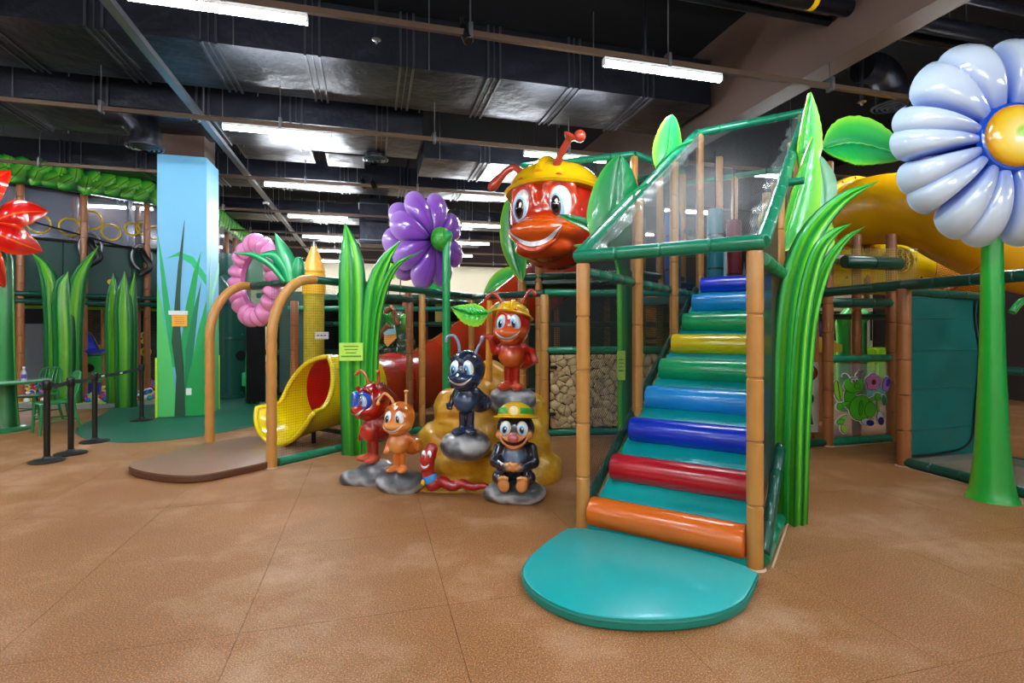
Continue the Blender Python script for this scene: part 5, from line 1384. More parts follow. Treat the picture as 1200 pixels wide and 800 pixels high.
cl.build('mound', moundm, t, .022, lambda X: (nb1(X) + nb2(X)) * np.clip(X[..., 2] * 4, 0.05, 1), relax=1)
# ---------------------------------------------------------------- giant ant head on the tower
HC = V((.66, 8.08, 3.22)); r = .72
t = gh = thing('giant_ant_head', 'giant smiling red ant head in a yellow helmet on the green topped tower', 'statue', HC - UP * .76, math.radians(-25))
cl = Clay(); z0 = .76; B_, O_ = '#a5120c', '#dc5a14'
cl.ell((0, 0, z0), (r, .68, .78), B_, .1)
cl.ell((0, -.56, z0 - .29), (.48, .40, .20), O_, .09).ell((.36, -.44, z0 - .27), (.18, .2, .14), '#cf4412', .08).ell((-.36, -.44, z0 - .27), (.18, .2, .14), '#cf4412', .08)
cl.ell((0, -.50, z0 - .52), (.42, .34, .16), '#c8400f', .08)
for q in (-1, 1): cl.chain([(q * .07, -.64, z0 + .1), (q * .12, -.64, z0 + .36), (q * .27, -.6, z0 + .44), (q * .43, -.5, z0 + .34), (q * .48, -.46, z0 + .1)], [.05, .06, .07, .06, .05], '#c8401e', .06)
cl.build('head', GL, gh, .034, blend=.05)
for q in (-1, 1): eye(gh, (q * .275, -.555, z0 + .1), (.175, .14, .26), (-.1, -.2), IRN, .62, -q * .08, plain('eye_sky_rim', '#9fd0f4', .1, coat=.8, var=0))
smile(gh, cl, .40, z0 - .46, .20, .12, lip=plain('giant_lip', '#c8481a', .2, coat=.6, var=.05), off=.012)
gy = plain('giant_yellow_helmet', '#e6b60e', .25, coat=.5, var=.06, scale=2)
helmet(gh, (0, .0, z0 + .33), .70, gy, 1.07, (-6, 0), .60)
ap = plain('giant_antenna_red', '#a83a26', .22, coat=.5, var=.15)
antenna(gh, [(-.42, -.1, z0 + .62), (-.6, -.1, z0 + .82), (-.76, -.12, z0 + .80), (-1.05, -.16, z0 + .52)], .06, .09, ap)
antenna(gh, [(.20, -.52, z0 + .62), (.30, -.6, z0 + .76), (.42, -.66, z0 + .9), (.5, -.7, z0 + 1.0)], .06, .115, ap)
MB().ball((.6, -.66, z0 + .96), .085, 16, 12).build('antenna_knob', ap, gh, world=False)
# big leaves behind the head
leaf('giant_leaf', 'tall narrow green leaf behind the left side of the giant ant head', [(612, 330, 8.9), (600, 270, 8.9), (604, 208, 8.9)], .42, (-.2, -1, 0), leafm, cup=.2)
leaf('giant_leaf', 'pale green leaf lying behind the red slide top left of the ant head', [(615, 318, 11.2), (590, 330, 11.2), (565, 350, 11.2)], .55, (.1, -1, .5), leafl, cup=.1)
# ---------------------------------------------------------------- climbing frame on the left with a leaf clad beam
Q0 = V((-11.2, 9.4, 0)); QC = V((-8.03, 13.35, 0)); QE = V((-9.9, 20.0, 0))
qd = (QC - Q0).normalized(); qn = V((qd.y, -qd.x, 0)); qe = (QE - QC).normalized(); qm = V((qe.y, -qe.x, 0))
t = cf = thing('climbing_frame', 'two storey dark green climbing frame with brown posts beyond the grass clumps', 'climbing frame', QC)
QL = (QC - Q0).length; QL2 = (QE - QC).length
for f in (.02, .36, .565, .8, 1.0):
    p = Q0 + qd * (QL * f); padded(MB(), p, p + UP * 4.6, .068, .36).build('post', M['post_brown'], t)
    q = p - qn * .45 - qd * .06; padded(MB(), q, q + UP * 4.5, .06, .36, 10).build('post', M['post_brown'], t)
for f in (.16, .32, .48, .64, .8, .97):
    p = QC + qe * (QL2 * f); padded(MB(), p, p + UP * 4.6, .068, .36, 10).build('post', M['post_brown'], t)
for a, b, n_ in ((Q0, QC, qn), (QC, QE, qm)):
    for z in (2.12, 2.27): bar('rail', a + UP * z + n_ * .05, b + UP * z + n_ * .05, .055, M['foam_dark'], t, .4)
    bar('rail', a + UP * 3.45 - n_ * .1, b + UP * 3.45 - n_ * .1, .03, M['black'], t, .6)
    m = (a + b) / 2; L = (b - a).length; d = (b - a).normalized()
    n = int(L / 1.2)
    for k in range(n):
        c = a + d * (L * (k + .5) / n) - n_ * .16
        MB().box(c + UP * 2.85, (L / n - .012, .03, 1.14), d, n_, bev=.006).build('padded_panel', M['deep_green'], t, smooth=20)
        if k % 2 == 0: MB().lathe([(.02, 0), (.055, .0), (.06, .015), (.02, .02)], c + UP * 2.62 + d * .2 + n_ * .02, n_, 14).build('yellow_eyelet', plain('eyelet_yellow', '#d8a818', .3, var=.1), t)
    MB().box(m - n_ * .3 + UP * 4.0, (L, .01, 1.1), d, n_).build('clear_screen', clear('smoky_clear_screen', (.55, .58, .66), .38, .12), t, smooth=0)
    MB().box(m - n_ * 1.3 + UP * 3.5, (L + .8, .05, 2.9), d, n_).build('dark_backdrop', M['dark_wall'], t, smooth=0)  # added dark sheet, stands in for the darkness behind the clear screen
    # leaf clad beam
    MB().box(m + UP * 4.76 - n_ * .1, (L, .4, .4), d, n_, bev=.08).build('leaf_beam', plain('beam_green', '#0c4a2c', .4, var=.3, scale=4), t, smooth=30)
    MB().tube([a + UP * 4.55 + n_ * .1, b + UP * 4.55 + n_ * .1], .05, 10).build('beam_pipe', M['foam_dark'], t)
lfm = stripes('beam_leaf', [(0, '#0a4418'), (.2, '#2a9a2c'), (.46, '#78d038'), (.5, '#0e5a1a'), (.54, '#78d038'), (.8, '#2a9a2c'), (1, '#0a4418')], .35, .3)
def beamleaf():
    def f(u, v, k=0):
        x = 2 * u - 1; w = .17 * math.sin(PI * min(1, .12 + v * .88)) ** .6
        return V((x * w, -.06 * (1 - x * x) * math.sin(PI * v) ** .5 - .012 * math.cos(v * 30 + abs(x) * 5) - k * -.02, .16 - .36 * v))
    return MB().grid(f, 8, 10, lambda u, v: f(u, v, 1)).build('leaf', lfm, None, smooth=60)
src = beamleaf(); src.parent = cf; WM[src] = WM[cf]; first = True; r = random.Random(2)
for a, d, n_, L, step in ((Q0, qd, qn, QL, .27), (QC, qe, qm, QL2, .34)):
    for row in range(2):
        for k in range(int(L / step)):
            p = a + d * ((k + .5 * row) * step + r.uniform(-.04, .04)) + UP * (4.86 - .17 * row) + n_ * (.12 + .02 * row)
            X = d; Yv = -n_ ; m = Matrix(((X.x, Yv.x, 0, p.x), (X.y, Yv.y, 0, p.y), (0, 0, 1, p.z), (0, 0, 0, 1))) @ Matrix.Rotation(r.uniform(-.5, .5) + .5, 4, 'Y') @ Matrix.Scale(r.uniform(1.0, 1.3), 4)
            if first: src.matrix_local = WM[cf].inverted() @ m; first = False
            else: piece(src, cf, m)
# rings in the screen, foil hoops with black hoses
YR = plain('yellow_ring', '#c9a21a', .35, var=.15)
def on_plane(px, py, off):
    """where the sight line meets the frame's own upright plane"""
    d = V(((px - 600) / FPX, 1, 0)); o = Q0 - qn * off; k = o.dot(qn) / d.dot(qn)
    return at(px, py, k)
for x, y, rr in ((45, 262, .2), (82, 266, .19), (107, 258, .2), (130, 272, .18), (155, 268, .15), (168, 268, .15), (181, 273, .15)):
    p = on_plane(x, y, .28); ux = UP; vx = qd
    MB().tube([p + (vx * math.cos(a) + ux * math.sin(a)) * rr for a in np.linspace(0, 2 * PI, 26)], .022, 8, cap=False).build('yellow_ring', YR, cf)
for x, y in ((106, 289), (166, 301)):
    p = on_plane(x, y, .05)
    MB().tube([p + qd * (math.cos(a) * .2) + UP * (math.sin(a) * .3) for a in np.linspace(0, 2 * PI, 30)], .035, 10, cap=False).build('foil_hoop', M['steel'], cf)
    MB().tube(smooth_path([p + UP * .15, p + UP * .02 + qn * .15, p - UP * .25 + qn * .25 + qd * .1, p - UP * .45 + qn * .2 - qd * .1], 14), .07, 12).build('black_hose', M['black'], cf)
MB().tube(smooth_path([on_plane(0, 252, 0) + UP * .05, on_plane(90, 274, 0), on_plane(150, 290, 0), on_plane(200, 296, 0)], 20), .02, 6).build('cable', M['black'], cf)
# ground floor under the frame
t = gf = thing('blaster_room', 'dark ground floor playroom with stacked slate walls under the climbing frame', 'play room', V((-10, 14.5, 0)))
MB().box(V((-12.2, 15.6, 1.05)), (8, .1, 2.1), V((.83, .55, 0)).normalized()).build('back_panel', M['black_matte'], t, smooth=0)
sl = MB(); r = random.Random(9); bx = V((.83, .55, 0)).normalized(); bn = V((bx.y, -bx.x, 0))
slm = plain('slate_stack', '#3a3a38', .6, .4, var=.5, scale=9, bump=.5, bscale=30)
for (o, w_) in ((V((-11.55, 13.9, 0)), 1.0), (V((-10.2, 14.3, 0)), 2.1)):
    mb = MB(); z = 0
    while z < 2.0:
        hh = r.uniform(.05, .09); x = 0
        while x < w_:
            l = min(r.uniform(.1, .3), w_ - x); mb.box(o + bx * (x + l / 2) + UP * (z + hh / 2) + bn * r.uniform(0, .05), (l - .008, .12, hh - .008), bx, bn); x += l
        z += hh
    tag(mb.build('stacked_slate', slm, t, smooth=0), kind='stuff')
for px, py, rr in ((158, 412, .09), (171, 412, .1), (170, 393, .08), (159, 385, .07), (115, 407, .05)):
    p = at(px, py, 13.95); MB().tube([p + bx * (math.cos(a) * rr) + UP * (math.sin(a) * rr) for a in np.linspace(0, 2 * PI, 20)], .025, 8, cap=False).build('yellow_ring', YR, t)
MB().ball(at(169, 400, 13.9), .07, 10, 8).build('orange_knob', plain('orange_knob', '#d8901a', .3, var=.1), t)
for px, d in ((24, 12.6), (122, 13.6), (126, 14.4), (104, 14.6)): p = at(px, 460, d); padded(MB(), V((p.x, p.y, 0)), V((p.x, p.y, 2.1)), .07, .4, 10).build('post', M['post_brown'], t)
MB().box(at(42, 412, 13.2), (.75, .02, 1.4)).build('smoky_door', clear('smoky_door_sheet', (.5, .52, .56), .5, .15), t, smooth=0)
MB().box(V((-9.6, 12.35, 2.02)), (6.2, .1, .06), qd, qn).build('lime_fascia', plain('green_fascia', '#6fae1e', .4, var=.2), t, smooth=0)  # strip in one even lime green
# soft floor with foam balls
fp = [ground(x, y) for x, y in ((-60, 474), (-60, 455), (20, 444), (60, 439), (150, 438), (196, 446), (196, 470), (150, 475), (110, 477))]
pf = thing('soft_play_floor', 'pale green padded play floor strewn with balls under the frame', 'play floor', V((-9.4, 12.6, 0)))
pm_ = NT('play_floor_print'); vo = pm_.n('ShaderNodeTexVoronoi'); vo.inputs['Scale'].default_value = 2.2; tcx = pm_.n('ShaderNodeTexCoord'); pm_.l(tcx.outputs['Object'], vo.inputs['Vector'])
b = pm_.bsdf(None, .5); pm_.l(pm_.ramp(pm_.noise(1.6, 2), [(.35, '#5aa84a'), (.5, '#c4d47a'), (.62, '#dcd84a'), (.75, '#8cc8a0')]), b.inputs['Base Color']); 
MB().prism([V((p.x, p.y, .0)) for p in fp], UP, .06).build('padded_floor', pm_.done(b), pf, smooth=0)
kc_ = plain('grey_kerb', '#8a938c', .5, var=.1)
k0 = ground(-60, 476); k1 = ground(110, 479); k2 = ground(186, 473)
for a, b in ((k0, k1), (k1, k2)): MB().box((a + b) / 2 + UP * .04, ((b - a).length, .08, .08), (b - a).normalized()).build('kerb', kc_, pf, smooth=0)
BC = [('blue', '#1a5ac8'), ('white', '#eceef2'), ('purple', '#7a30a8'), ('yellow', '#e8cc1a'), ('pink', '#d860b0'), ('turquoise', '#2ab0b8'), ('red', '#c02a2a')]
srcs = []; r = random.Random(4)
def inpoly(p):
    c = False; n = len(fp)
    for i in range(n):
        a, b = fp[i], fp[i - 1]
        if (a.y > p.y) != (b.y > p.y) and p.x < (b.x - a.x) * (p.y - a.y) / (b.y - a.y) + a.x: c = not c
    return c
rest = [MB() for _ in BC]; placed = 0; tries = 0; used = []
while tries < 6000 and len(used) < 560:
    tries += 1; y = r.uniform(10.6, 17.5); x = r.uniform(-14, -7.5)
    if not inpoly(V((x, y, 0))) or any((x - a) ** 2 + (y - b) ** 2 < .0121 for a, b in used): continue
    used.append((x, y))
used.sort(key=lambda q: q[1])
for x, y in used:
    i = r.randrange(len(BC)); n, c = BC[i]; px = 600 + 620 * x / y
    if placed < 270 and px > -5:
        if len(srcs) <= i or srcs[i] is None:
            while len(srcs) <= i: srcs.append(None)
            o = MB().ball((0, 0, 0), .052, 10, 7).build('foam_ball', plain(n + '_ball_foam', c, .5, var=.05), None); srcs[i] = o
            tag(o, 'small %s foam ball strewn on the soft play floor' % n, 'ball', 'small %s foam balls on the play floor' % n)
        else: o = srcs[i].copy(); COL.objects.link(o)
        o.location = (x, y, .112); placed += 1
    else: rest[i].ball((x, y, .112), .052, 8, 5)
for i, mb in enumerate(rest):
    if mb.v: tag(mb.build('ball_litter', srcs[i].data.materials[0], pf), kind='stuff')
# ball hopper
t = thing('ball_hopper', 'green drum ball hopper with a blue tray and hood between the grass clumps', 'machine', at(103, 466, 11.9))
B0 = V((at(103, 466, 11.9).x, 11.9, .06))
MB().lathe([(.27, .0), (.27, .05), (.25, .06), (.25, .28), (.02, .28)], B0, UP, 20).build('blue_base', plain('hopper_blue', '#1a2a9a', .3, coat=.3, var=.1), t)
MB().lathe([(.25, .28), (.27, .30), (.27, .88), (.24, .9)], B0, UP, 20).build('green_drum', plain('hopper_green', '#1f8a36', .3, coat=.3, var=.1), t)
MB().lathe([(.28, .9), (.36, .98), (.36, 1.02), (.02, .95)], B0, UP, 20).build('blue_tray', plain('tray_blue', '#1c2fb4', .25, coat=.4, var=.1), t)
MB().box(B0 + V((-.12, .1, 1.2)), (.04, .4, .42), V((.85, 0, .5)).normalized(), V((0, 1, 0)), V((-.5, 0, .85)).normalized(), bev=.012).build('hood', plain('hood_blue', '#1a3ad0', .25, coat=.4, var=.1), t, smooth=30)
MB().tube(smooth_path([B0 + V((0, -.1, 1.38)), B0 + V((.15, -.1, 1.36)), B0 + V((.33, -.1, 1.02))], 8), .02, 8).build('hood_rail', M['black'], t)
MB().lathe([(.02, 0), (.06, 0), (.06, .02), (.02, .03)], B0 + V((-.02, -.27, .72)), V((0, -1, 0)), 14).build('eyelet', YR, t)
MB().lathe([(.02, 0), (.09, 0), (.09, .015), (.02, .015)], B0 + V((.19, -.2, .62)), V((.6, -.75, 0)), 16).build('port', M['black_matte'], t)
# green tube tower beside the pillar
t = thing('green_tube_tower', 'dark green vertical tube tower with bolted rings behind the left arch', 'slide tower', V((-6.4, 12.0, 0)))
dg = plain('deep_green_plastic', '#07463a', .28, .5, coat=.4, var=.12)
c = V((-6.4, 12.0, 0))
MB().lathe([(.41, 0), (.41, 2.5), (.43, 2.56), (.43, 3.2), (.05, 3.22)], c, UP, 32).build('vertical_tube', dg, t)
for z in (.02, 1.32, 2.1):
    MB().lathe([(.40, z), (.435, z), (.435, z + .05), (.40, z + .05)], c, UP, 32, ring=True).build('joint_ring', dg, t)
    for k in range(8): a = k * PI / 4 + .3; MB().ball(c + V((math.cos(a) * .43, math.sin(a) * .43, z + .1)), .016, 8, 6).build('bolt', M['steel'], t)
MB().box(c + V((-.2, .3, 2.85)), (1.3, .8, .75), V((1, 0, 0)), bev=.06).build('top_housing', dg, t, smooth=30)
MB().tube([c + V((-.1, -.32, 2.55)), c + V((.22, -.30, 2.2))], [.3, .28], 20).build('elbow', dg, t)
MB().lathe([(.02, 0), (.11, 0), (.11, .012), (.02, .012)], c + V((.36, -.22, .95)), V((.8, -.55, 0)), 18).build('porthole', M['black_matte'], t)
MB().box(c + V((.52, -.1, .42)), (.25, .3, .3), bev=.01).build('lime_step', plain('lime_step', '#2fb070', .4, var=.05), t, smooth=30)
# round green table, bottle and chairs
grm = plain('green_painted_metal', '#1f7a44', .3, .5, metal=.0, coat=.4, var=.12)
TB_ = V((-7.78, 8.05, 0))
t = thing('cafe_table', 'round pale topped cafe table on a green pedestal at the left edge', 'table', TB_)
MB().lathe([(.02, .725), (.56, .725), (.575, .735), (.575, .752), (.56, .76), (.02, .76)], TB_, UP, 40).build('tabletop', plain('pale_green_laminate', '#8fb8a0', .2, coat=.5, var=.06), t)
MB().lathe([(.576, .73), (.582, .735), (.582, .752), (.576, .757)], TB_, UP, 40, ring=True).build('edge_band', grm, t)
MB().lathe([(.36, 0), (.36, .025), (.3, .05), (.07, .07), (.06, .1)], TB_, UP, 32).build('foot', grm, t)
MB().tube([TB_ + UP * .06, TB_ + UP * .725], .055, 16).build('pedestal', grm, t)
p = at(28, 446, 7.95); p.z = .76
t = thing('water_bottle', 'clear water bottle with purple label on the round table', 'bottle', p)
MB().lathe([(.03, 0), (.034, .01), (.034, .12), (.02, .17), (.013, .18), (.013, .2)], p, UP, 16).build('bottle', clear('bottle_plastic', (.85, .9, .95), .45, .05), t)
MB().lathe([(.0345, .045), (.0352, .05), (.0352, .1), (.0345, .105)], p, UP, 16).build('label', plain('purple_label', '#5a3a9a', .4, var=.3, scale=60), t)
MB().lathe([(.015, .195), (.016, .2), (.016, .22), (.002, .222)], p, UP, 12).build('cap', plain('white_cap', '#dfe4f0', .4, var=0), t)
def chair(label, loc, rot):
    t = thing('cafe_chair', label, 'chair', loc, rot, 'green metal cafe chairs')
    mb = MB().box((0, 0, .45), (.42, .42, .03), bev=.014); mb.build('seat', grm, t, smooth=40, world=False)
    for sx, sy in ((-1, -1), (1, -1)): MB().tube([V((sx * .18, sy * .18, .44)), V((sx * .2, sy * .21, 0))], [.022, .018], 10).build('leg', grm, t, world=False)
    for sx in (-1, 1): MB().tube(smooth_path([V((sx * .2, .18, .44)), V((sx * .21, .22, .2)), V((sx * .22, .27, 0))], 8), .02, 10).build('leg', grm, t, world=False)
    MB().tube(smooth_path([V((-.2, .18, .44)), V((-.205, .23, .65)), V((-.19, .26, .82)), V((-.12, .28, .88)), V((0, .285, .89)), V((.12, .28, .88)), V((.19, .26, .82)), V((.205, .23, .65)), V((.2, .18, .44))], 48), .017, 10).build('back_hoop', grm, t, world=False)
    for x in (-.11, -.037, .037, .11): MB().tube([V((x, .2, .53)), V((x, .275, .88))], .011, 8).build('spindle', grm, t, world=False)
    MB().tube([V((-.2, .2, .53)), V((.2, .2, .53))], .013, 8).build('back_rail', grm, t, world=False)
    for a, b in (((-.19, -.19, .2), (-.205, .22, .2)), ((.19, -.19, .2), (.205, .22, .2)), ((-.2, -.19, .26), (.2, -.19, .26))): MB().tube([V(a), V(b)], .011, 8).build('stretcher', grm, t, world=False)
    return t
chair('green spindle back metal chair tucked closest to the round table', V((-7.85, 8.72, 0)), math.radians(-8))
chair('green bow back metal chair standing right behind the nearest two stanchions', V((-6.85, 7.92, 0)), math.radians(-36))
# stanchions
ST = [ground(55, 540.5), ground(83, 531.5), ground(111, 517.5), ground(166, 492.5)]
SL = ['black belt stanchion nearest the viewer, leftmost of four', 'black belt stanchion second from the front', 'black belt stanchion third from the front, beside the green floor', 'black belt stanchion farthest back, in front of the blue pillar']
for i, p in enumerate(ST):
    t = thing('belt_stanchion', SL[i], 'stanchion', p, 0, 'black belt stanchions in a row')
    MB().lathe([(.17, 0), (.172, .012), (.15, .022), (.05, .04), (.034, .06)], p, UP, 32).build('base', M['black'], t)
    MB().lathe([(.032, .04), (.032, .84)], p, UP, 20).build('pole', M['black'], t)
    MB().lathe([(.034, .83), (.042, .84), (.042, .935), (.036, .945), (.02, .95)], p, UP, 20).build('belt_head', M['black'], t)
    if i < 3:
        q = ST[i + 1]; d = (q - p).normalized(); a = p + d * .04 + UP * .89; b = q - d * .04 + UP * .89; n = d.cross(UP)
        o = MB().grid(lambda u, v: a.lerp(b, u) + UP * (-.025 + .05 * v - .02 * math.sin(PI * u)), 12, 1, lambda u, v: a.lerp(b, u) + n * .004 + UP * (-.025 + .05 * v - .02 * math.sin(PI * u))).build('belt', plain('belt_webbing', '#23252c', .6, var=.1), t, smooth=0)
        if i == 2:
            for u in (.12, .5): MB().box(a.lerp(b, u) + n * .007 + UP * (-.02 * math.sin(PI * u)), (.1, .004, .026), d, n).build('white_print', M['white'], o, smooth=0)
# curved brown entry step before the arches
e = (AR - AL).normalized(); nn = V((e.y, -e.x, 0)); nn = nn if nn.y < 0 else -nn
pts = [(-.02, .0), (.1, .32), (.3, .78), (.42, .98), (.62, 1.08), (.95, 1.05), (1.3, .95), (1.58, .78), (1.6, .4), (1.58, .0), (1.5, -.75), (.1, -.75)]
P = [AL + e * a + nn * b for a, b in pts]
mat_shape([(p.x, p.y) for p in P], .085, 'entry_step', 'low brown rounded step on the floor before the curved entrance posts', plain('brown_step_vinyl', '#8c6852', .45, .45, var=.12, scale=2, bump=.15, bscale=90, bdist=.002), plain('dark_brown_step_side', '#5c3520', .4, .5, var=.12))
# ---------------------------------------------------------------- things inside the slide yard
t = thing('pencil_post', 'giant yellow pencil shaped post with a grey tip in the slide yard', 'post', V((at(368, 420, 9.4).x, 9.4, 0)))
px_ = V((at(368, 420, 9.4).x, 9.4, 0)); zt = lambda y: EYE + (385 - y) / FPX * 9.4
MB().lathe([(.175, .0), (.175, zt(345))], px_, UP, 20).build('net_sleeve', plain('yellow_sleeve', '#c2ac16', .5, var=.3, scale=12, bump=.4, bscale=60), t)
MB().lathe([(.2, zt(345)), (.2, zt(322)), (.185, zt(321)), (.185, zt(318)), (.2, zt(317))], px_, UP, 20).build('collar', plain('pencil_yellow', '#f0b818', .3, coat=.3, var=.08), t)
MB().lathe([(.205, zt(318)), (.05, zt(289))], px_, UP, 24).build('cone', plain('pencil_wood', '#f0b44a', .3, coat=.3, var=.08), t)
MB().lathe([(.052, zt(289.5)), (.003, zt(280))], px_, UP, 16).build('tip', plain('pencil_lead', '#4a5058', .3, coat=.3, var=.05), t)
cd = at(377, 393, 8.9); MB().box(cd, (.23, .01, .12)).build('white_card', M['white'], t, smooth=0)
for k in (-.05, .0, .05): MB().box(cd + V((k * 1.2, -.008, .004)), (.035, .003, .018)).build('print_mark', plain('red_print', '#8a3a50', .6, var=0), t, smooth=0)
t = thing('yard_back_frame', 'dark inner play frame with green padded rails behind the red tube slide', 'play frame', V((-3, 12, 0)))
MB().box(V((-2.4, 13.2, 1.1)), (6.4, .1, 2.2), RB).build('dark_back', M['black_matte'], t, smooth=0)
for x, y in ((-4.6, 11.4), (-3.0, 11.8), (-2.2, 10.9), (-1.5, 12.0), (-.9, 11.2), (-1.9, 9.7), (-2.0, 12.2)): padded(MB(), V((x, y, 0)), V((x, y, 2.25)), .065, .4, 10).build('post', M['post_brown'], t)
for z in (1.05, 1.65, 2.25): bar('rail', V((-5.4, 11.2, z)), V((-.3, 12.0, z)), .055, M['foam_dark'], t, .5)
bar('rail', V((-4.4, 10.4, 1.95)), V((-.9, 10.9, 1.95)), .05, M['foam_green'], t, .5)
MB().box(V((-2.6, 12.2, 2.2)), (5, 1.6, .1), RB).build('upper_deck', plain('deck_green', '#0f6a50', .4, var=.1), t, smooth=0)
for x, w_, c in ((-2.6, .5, '#b5c8b0'), (-3.2, .3, '#7a1e2a'), (-1.0, .35, '#2a7a4a'), (-1.6, .25, '#c8b060')): MB().box(V((x, 11.9, 1.9)), (w_, .05, .4), RB).build('mural_panel', plain('mural_tone', c, .5, var=.2), t, smooth=0)
MB().box(at(350, 400, 10.6), (.7, .06, 2.0), RB).build('green_screen', M['deep_green'], t, smooth=0)
MB().box(at(300, 425, 10.9), (.35, .06, 1.6), RB).build('black_screen', M['black_matte'], t, smooth=0)
padded(MB(), V((at(345, 420, 8.6).x, 8.6, 0)), V((at(345, 420, 8.6).x, 8.6, 2.0)), .065, .4, 10).build('post', M['post_brown'], t)
# leafy log sculpture
t = thing('leafy_log_sculpture', 'dark green leafy sculpture with sawn brown logs and a drink picture behind the fence', 'plant sculpture', at(460, 440, 9.6))
cl = Clay(); o = at(458, 440, 9.6); o.z = 0
sc = 9.6 / FPX
def w(px, py, dy=0): return ((px - 458) * sc, dy, EYE - (py - 385) * sc)
for px, py, rx, rz, c in ((443, 388, .2, .42, '#0f6a30'), (441, 372, .14, .2, '#2fa83a'), (466, 384, .16, .2, '#1a7a34'), (462, 372, .1, .12, '#3fae3a'), (476, 378, .1, .18, '#55b848'), (470, 410, .28, .4, '#0a3f26'), (452, 425, .3, .4, '#08331f'), (384, 405, .1, .0, '#0a3f26')):
    if rz: cl.ell(w(px, py), (rx, .18, rz), c, .05)
body = cl.build('leaf_mass', GL, t, .03, nbump(18, .02, 5)); body.matrix_local = WM[t].inverted() @ Matrix.Translation(o)
lg = plain('bark_brown', '#7a4a24', .6, var=.3, scale=14, bump=.5, bscale=40); cut = plain('sawn_wood', '#c89a4a', .5, var=.15, scale=20)
for a, b, rr in (((440, 404), (460, 381), .05), ((455, 366), (464, 361), .045), ((441, 404), (440, 440), .06), ((464, 363), (470, 380), .045)):
    A_, B_2 = V(w(*a, -.25)) + o, V(w(*b, -.3)) + o; lo_ = MB().tube([A_, B_2], [rr, rr * 1.25], 12).build('log', lg, t)
    d = (B_2 - A_).normalized(); MB().tube([B_2, B_2 + d * .006], rr * 1.2, 12).build('sawn_end', cut, lo_)
p = V(w(463, 394, -.32)) + o; MB().prism([p + V(q) for q in ((-.12, 0, .1), (.08, 0, .13), (.10, 0, -.02), (-.06, 0, -.18), (-.12, 0, -.1))], V((0, -1, 0)), .01).build('drink_picture', plain('orange_drink', '#e0a040', .4, var=.2, scale=20), t, smooth=0)
MB().prism([p + V(q) for q in ((-.13, -.012, .12), (.08, -.012, .15), (.09, -.012, .05), (-.125, -.012, .02))], V((0, -1, 0)), .004).build('blue_band', plain('sky_band', '#8fd0dc', .4, var=.15, scale=30), t, smooth=0)
t = thing('leaf_lollipops', 'pair of round green leaf lollipops on wires above the yard rail', 'leaf sculpture', at(462, 342, 12.0))
for x, y in ((456, 318), (469.5, 317)):
    q = at(x, y, 12.0); mb = MB()
    pl = [q + V((math.cos(a) * .17, 0, math.sin(a) * .2 + (.12 if abs(a - PI / 2) < .05 else 0))) for a in np.linspace(0, 2 * PI, 33)[:-1]]
    mb.prism(pl, V((0, -1, 0)), .03, .02).build('leaf_disc', leafl, t); MB().tube([q - UP * .19, V((at(x - 1, 343, 12).x, 12.0, 2.2))], .012, 6).build('wire', M['black'], t)
leaf('giant_leaf', 'arched green leaf resting on the yard rail under the purple flower', [(487, 338, 11), (505, 332, 11), (528, 342, 11)], .35, (0, -1, .8), leafm, cup=-.3)
# ---------------------------------------------------------------- seen through the right hand frame
t = pp = thing('ant_picture_panel', 'clear panel with a printed green ant carrying flowers between brown posts', 'panel', PA + UP * .1)
ax = (PB - PA).normalized(); an = ax.cross(UP); Lp = (PB - PA).length
MB().box((PA + PB) / 2 + UP * .6 - an * .0, (Lp - .14, .008, .96), ax, an).build('clear_sheet', clear('acrylic_sheet', (.8, .82, .84), .14, .05), t, smooth=0)
def pt(px, py, l): return PA + ax * ((px - 970) / 78.0 * Lp) + UP * (EYE + (385 - py) / FPX * 7.12) + an * (.006 + .003 * l)
PM = {}
def pr(pts, col, l, name='print_shape'):
    if col not in PM: PM[col] = plain('print_' + col[1:], col, .35, .4, var=.03)
    MB().prism([pt(x, y, l) for x, y in pts], an, .002).build(name, PM[col], t, smooth=0)
def el(cx, cy, rx, ry, col, l, rot=0, out=True, n=22):
    c, s_ = math.cos(math.radians(rot)), math.sin(math.radians(rot))
    f = lambda k: [(cx + math.cos(a) * (rx + k) * c - math.sin(a) * (ry + k) * s_, cy + math.cos(a) * (rx + k) * s_ + math.sin(a) * (ry + k) * c) for a in np.linspace(0, 2 * PI, n)[:-1]]
    if out: pr(f(1.7), '#f0f2ee', 0, 'white_border'); pr(f(.55), '#0c2a0c', l - .5, 'outline')
    pr(f(0), col, l)
GA, GB, GCc = '#5cdc34', '#44c028', '#a4e84c'
el(996, 467, 7, 13, GB, 1, -8); el(1009, 478, 14, 14.5, GA, 2, 10); el(1020, 480.5, 6.5, 9, GA, 3); el(999.5, 451.5, 11, 8.2, GA, 4); el(992.5, 449, 4.5, 5.5, GA, 5, 0, False); el(1006, 449, 4.5, 5.5, GA, 5, 0, False)
el(1003, 452, 3.2, 2.6, GA, 7, 20); el(997.5, 445.3, 2.6, 3.0, '#f4f4ee', 6, 20); el(1002.5, 444.8, 2.6, 2.6, '#f4f4ee', 6, -20); el(998.3, 446, .9, 1.1, '#101010', 8, 0, False); el(1002.3, 445.8, .9, 1.1, '#101010', 8, 0, False)
el(1008.5, 478, 2.2, 9, GB, 4, 4); el(988, 472.5, 6.5, 2, GA, 4, -15); el(982.5, 475, 3.2, 3.8, GA, 5); el(981, 457, 4.6, 12, GCc, 4, -12); pr([(979.5, 446), (980.3, 446), (984, 468), (983, 468)], '#1a6a1a', 5)
el(1029, 465.5, 3.6, 4, GA, 5); el(1023, 468, 5, 1.8, GA, 4, -20); el(1029.5, 476, 1.2, 9, GCc, 4, -3); el(1037.5, 470, 2.4, 6, '#2aa05a', 4, -8)
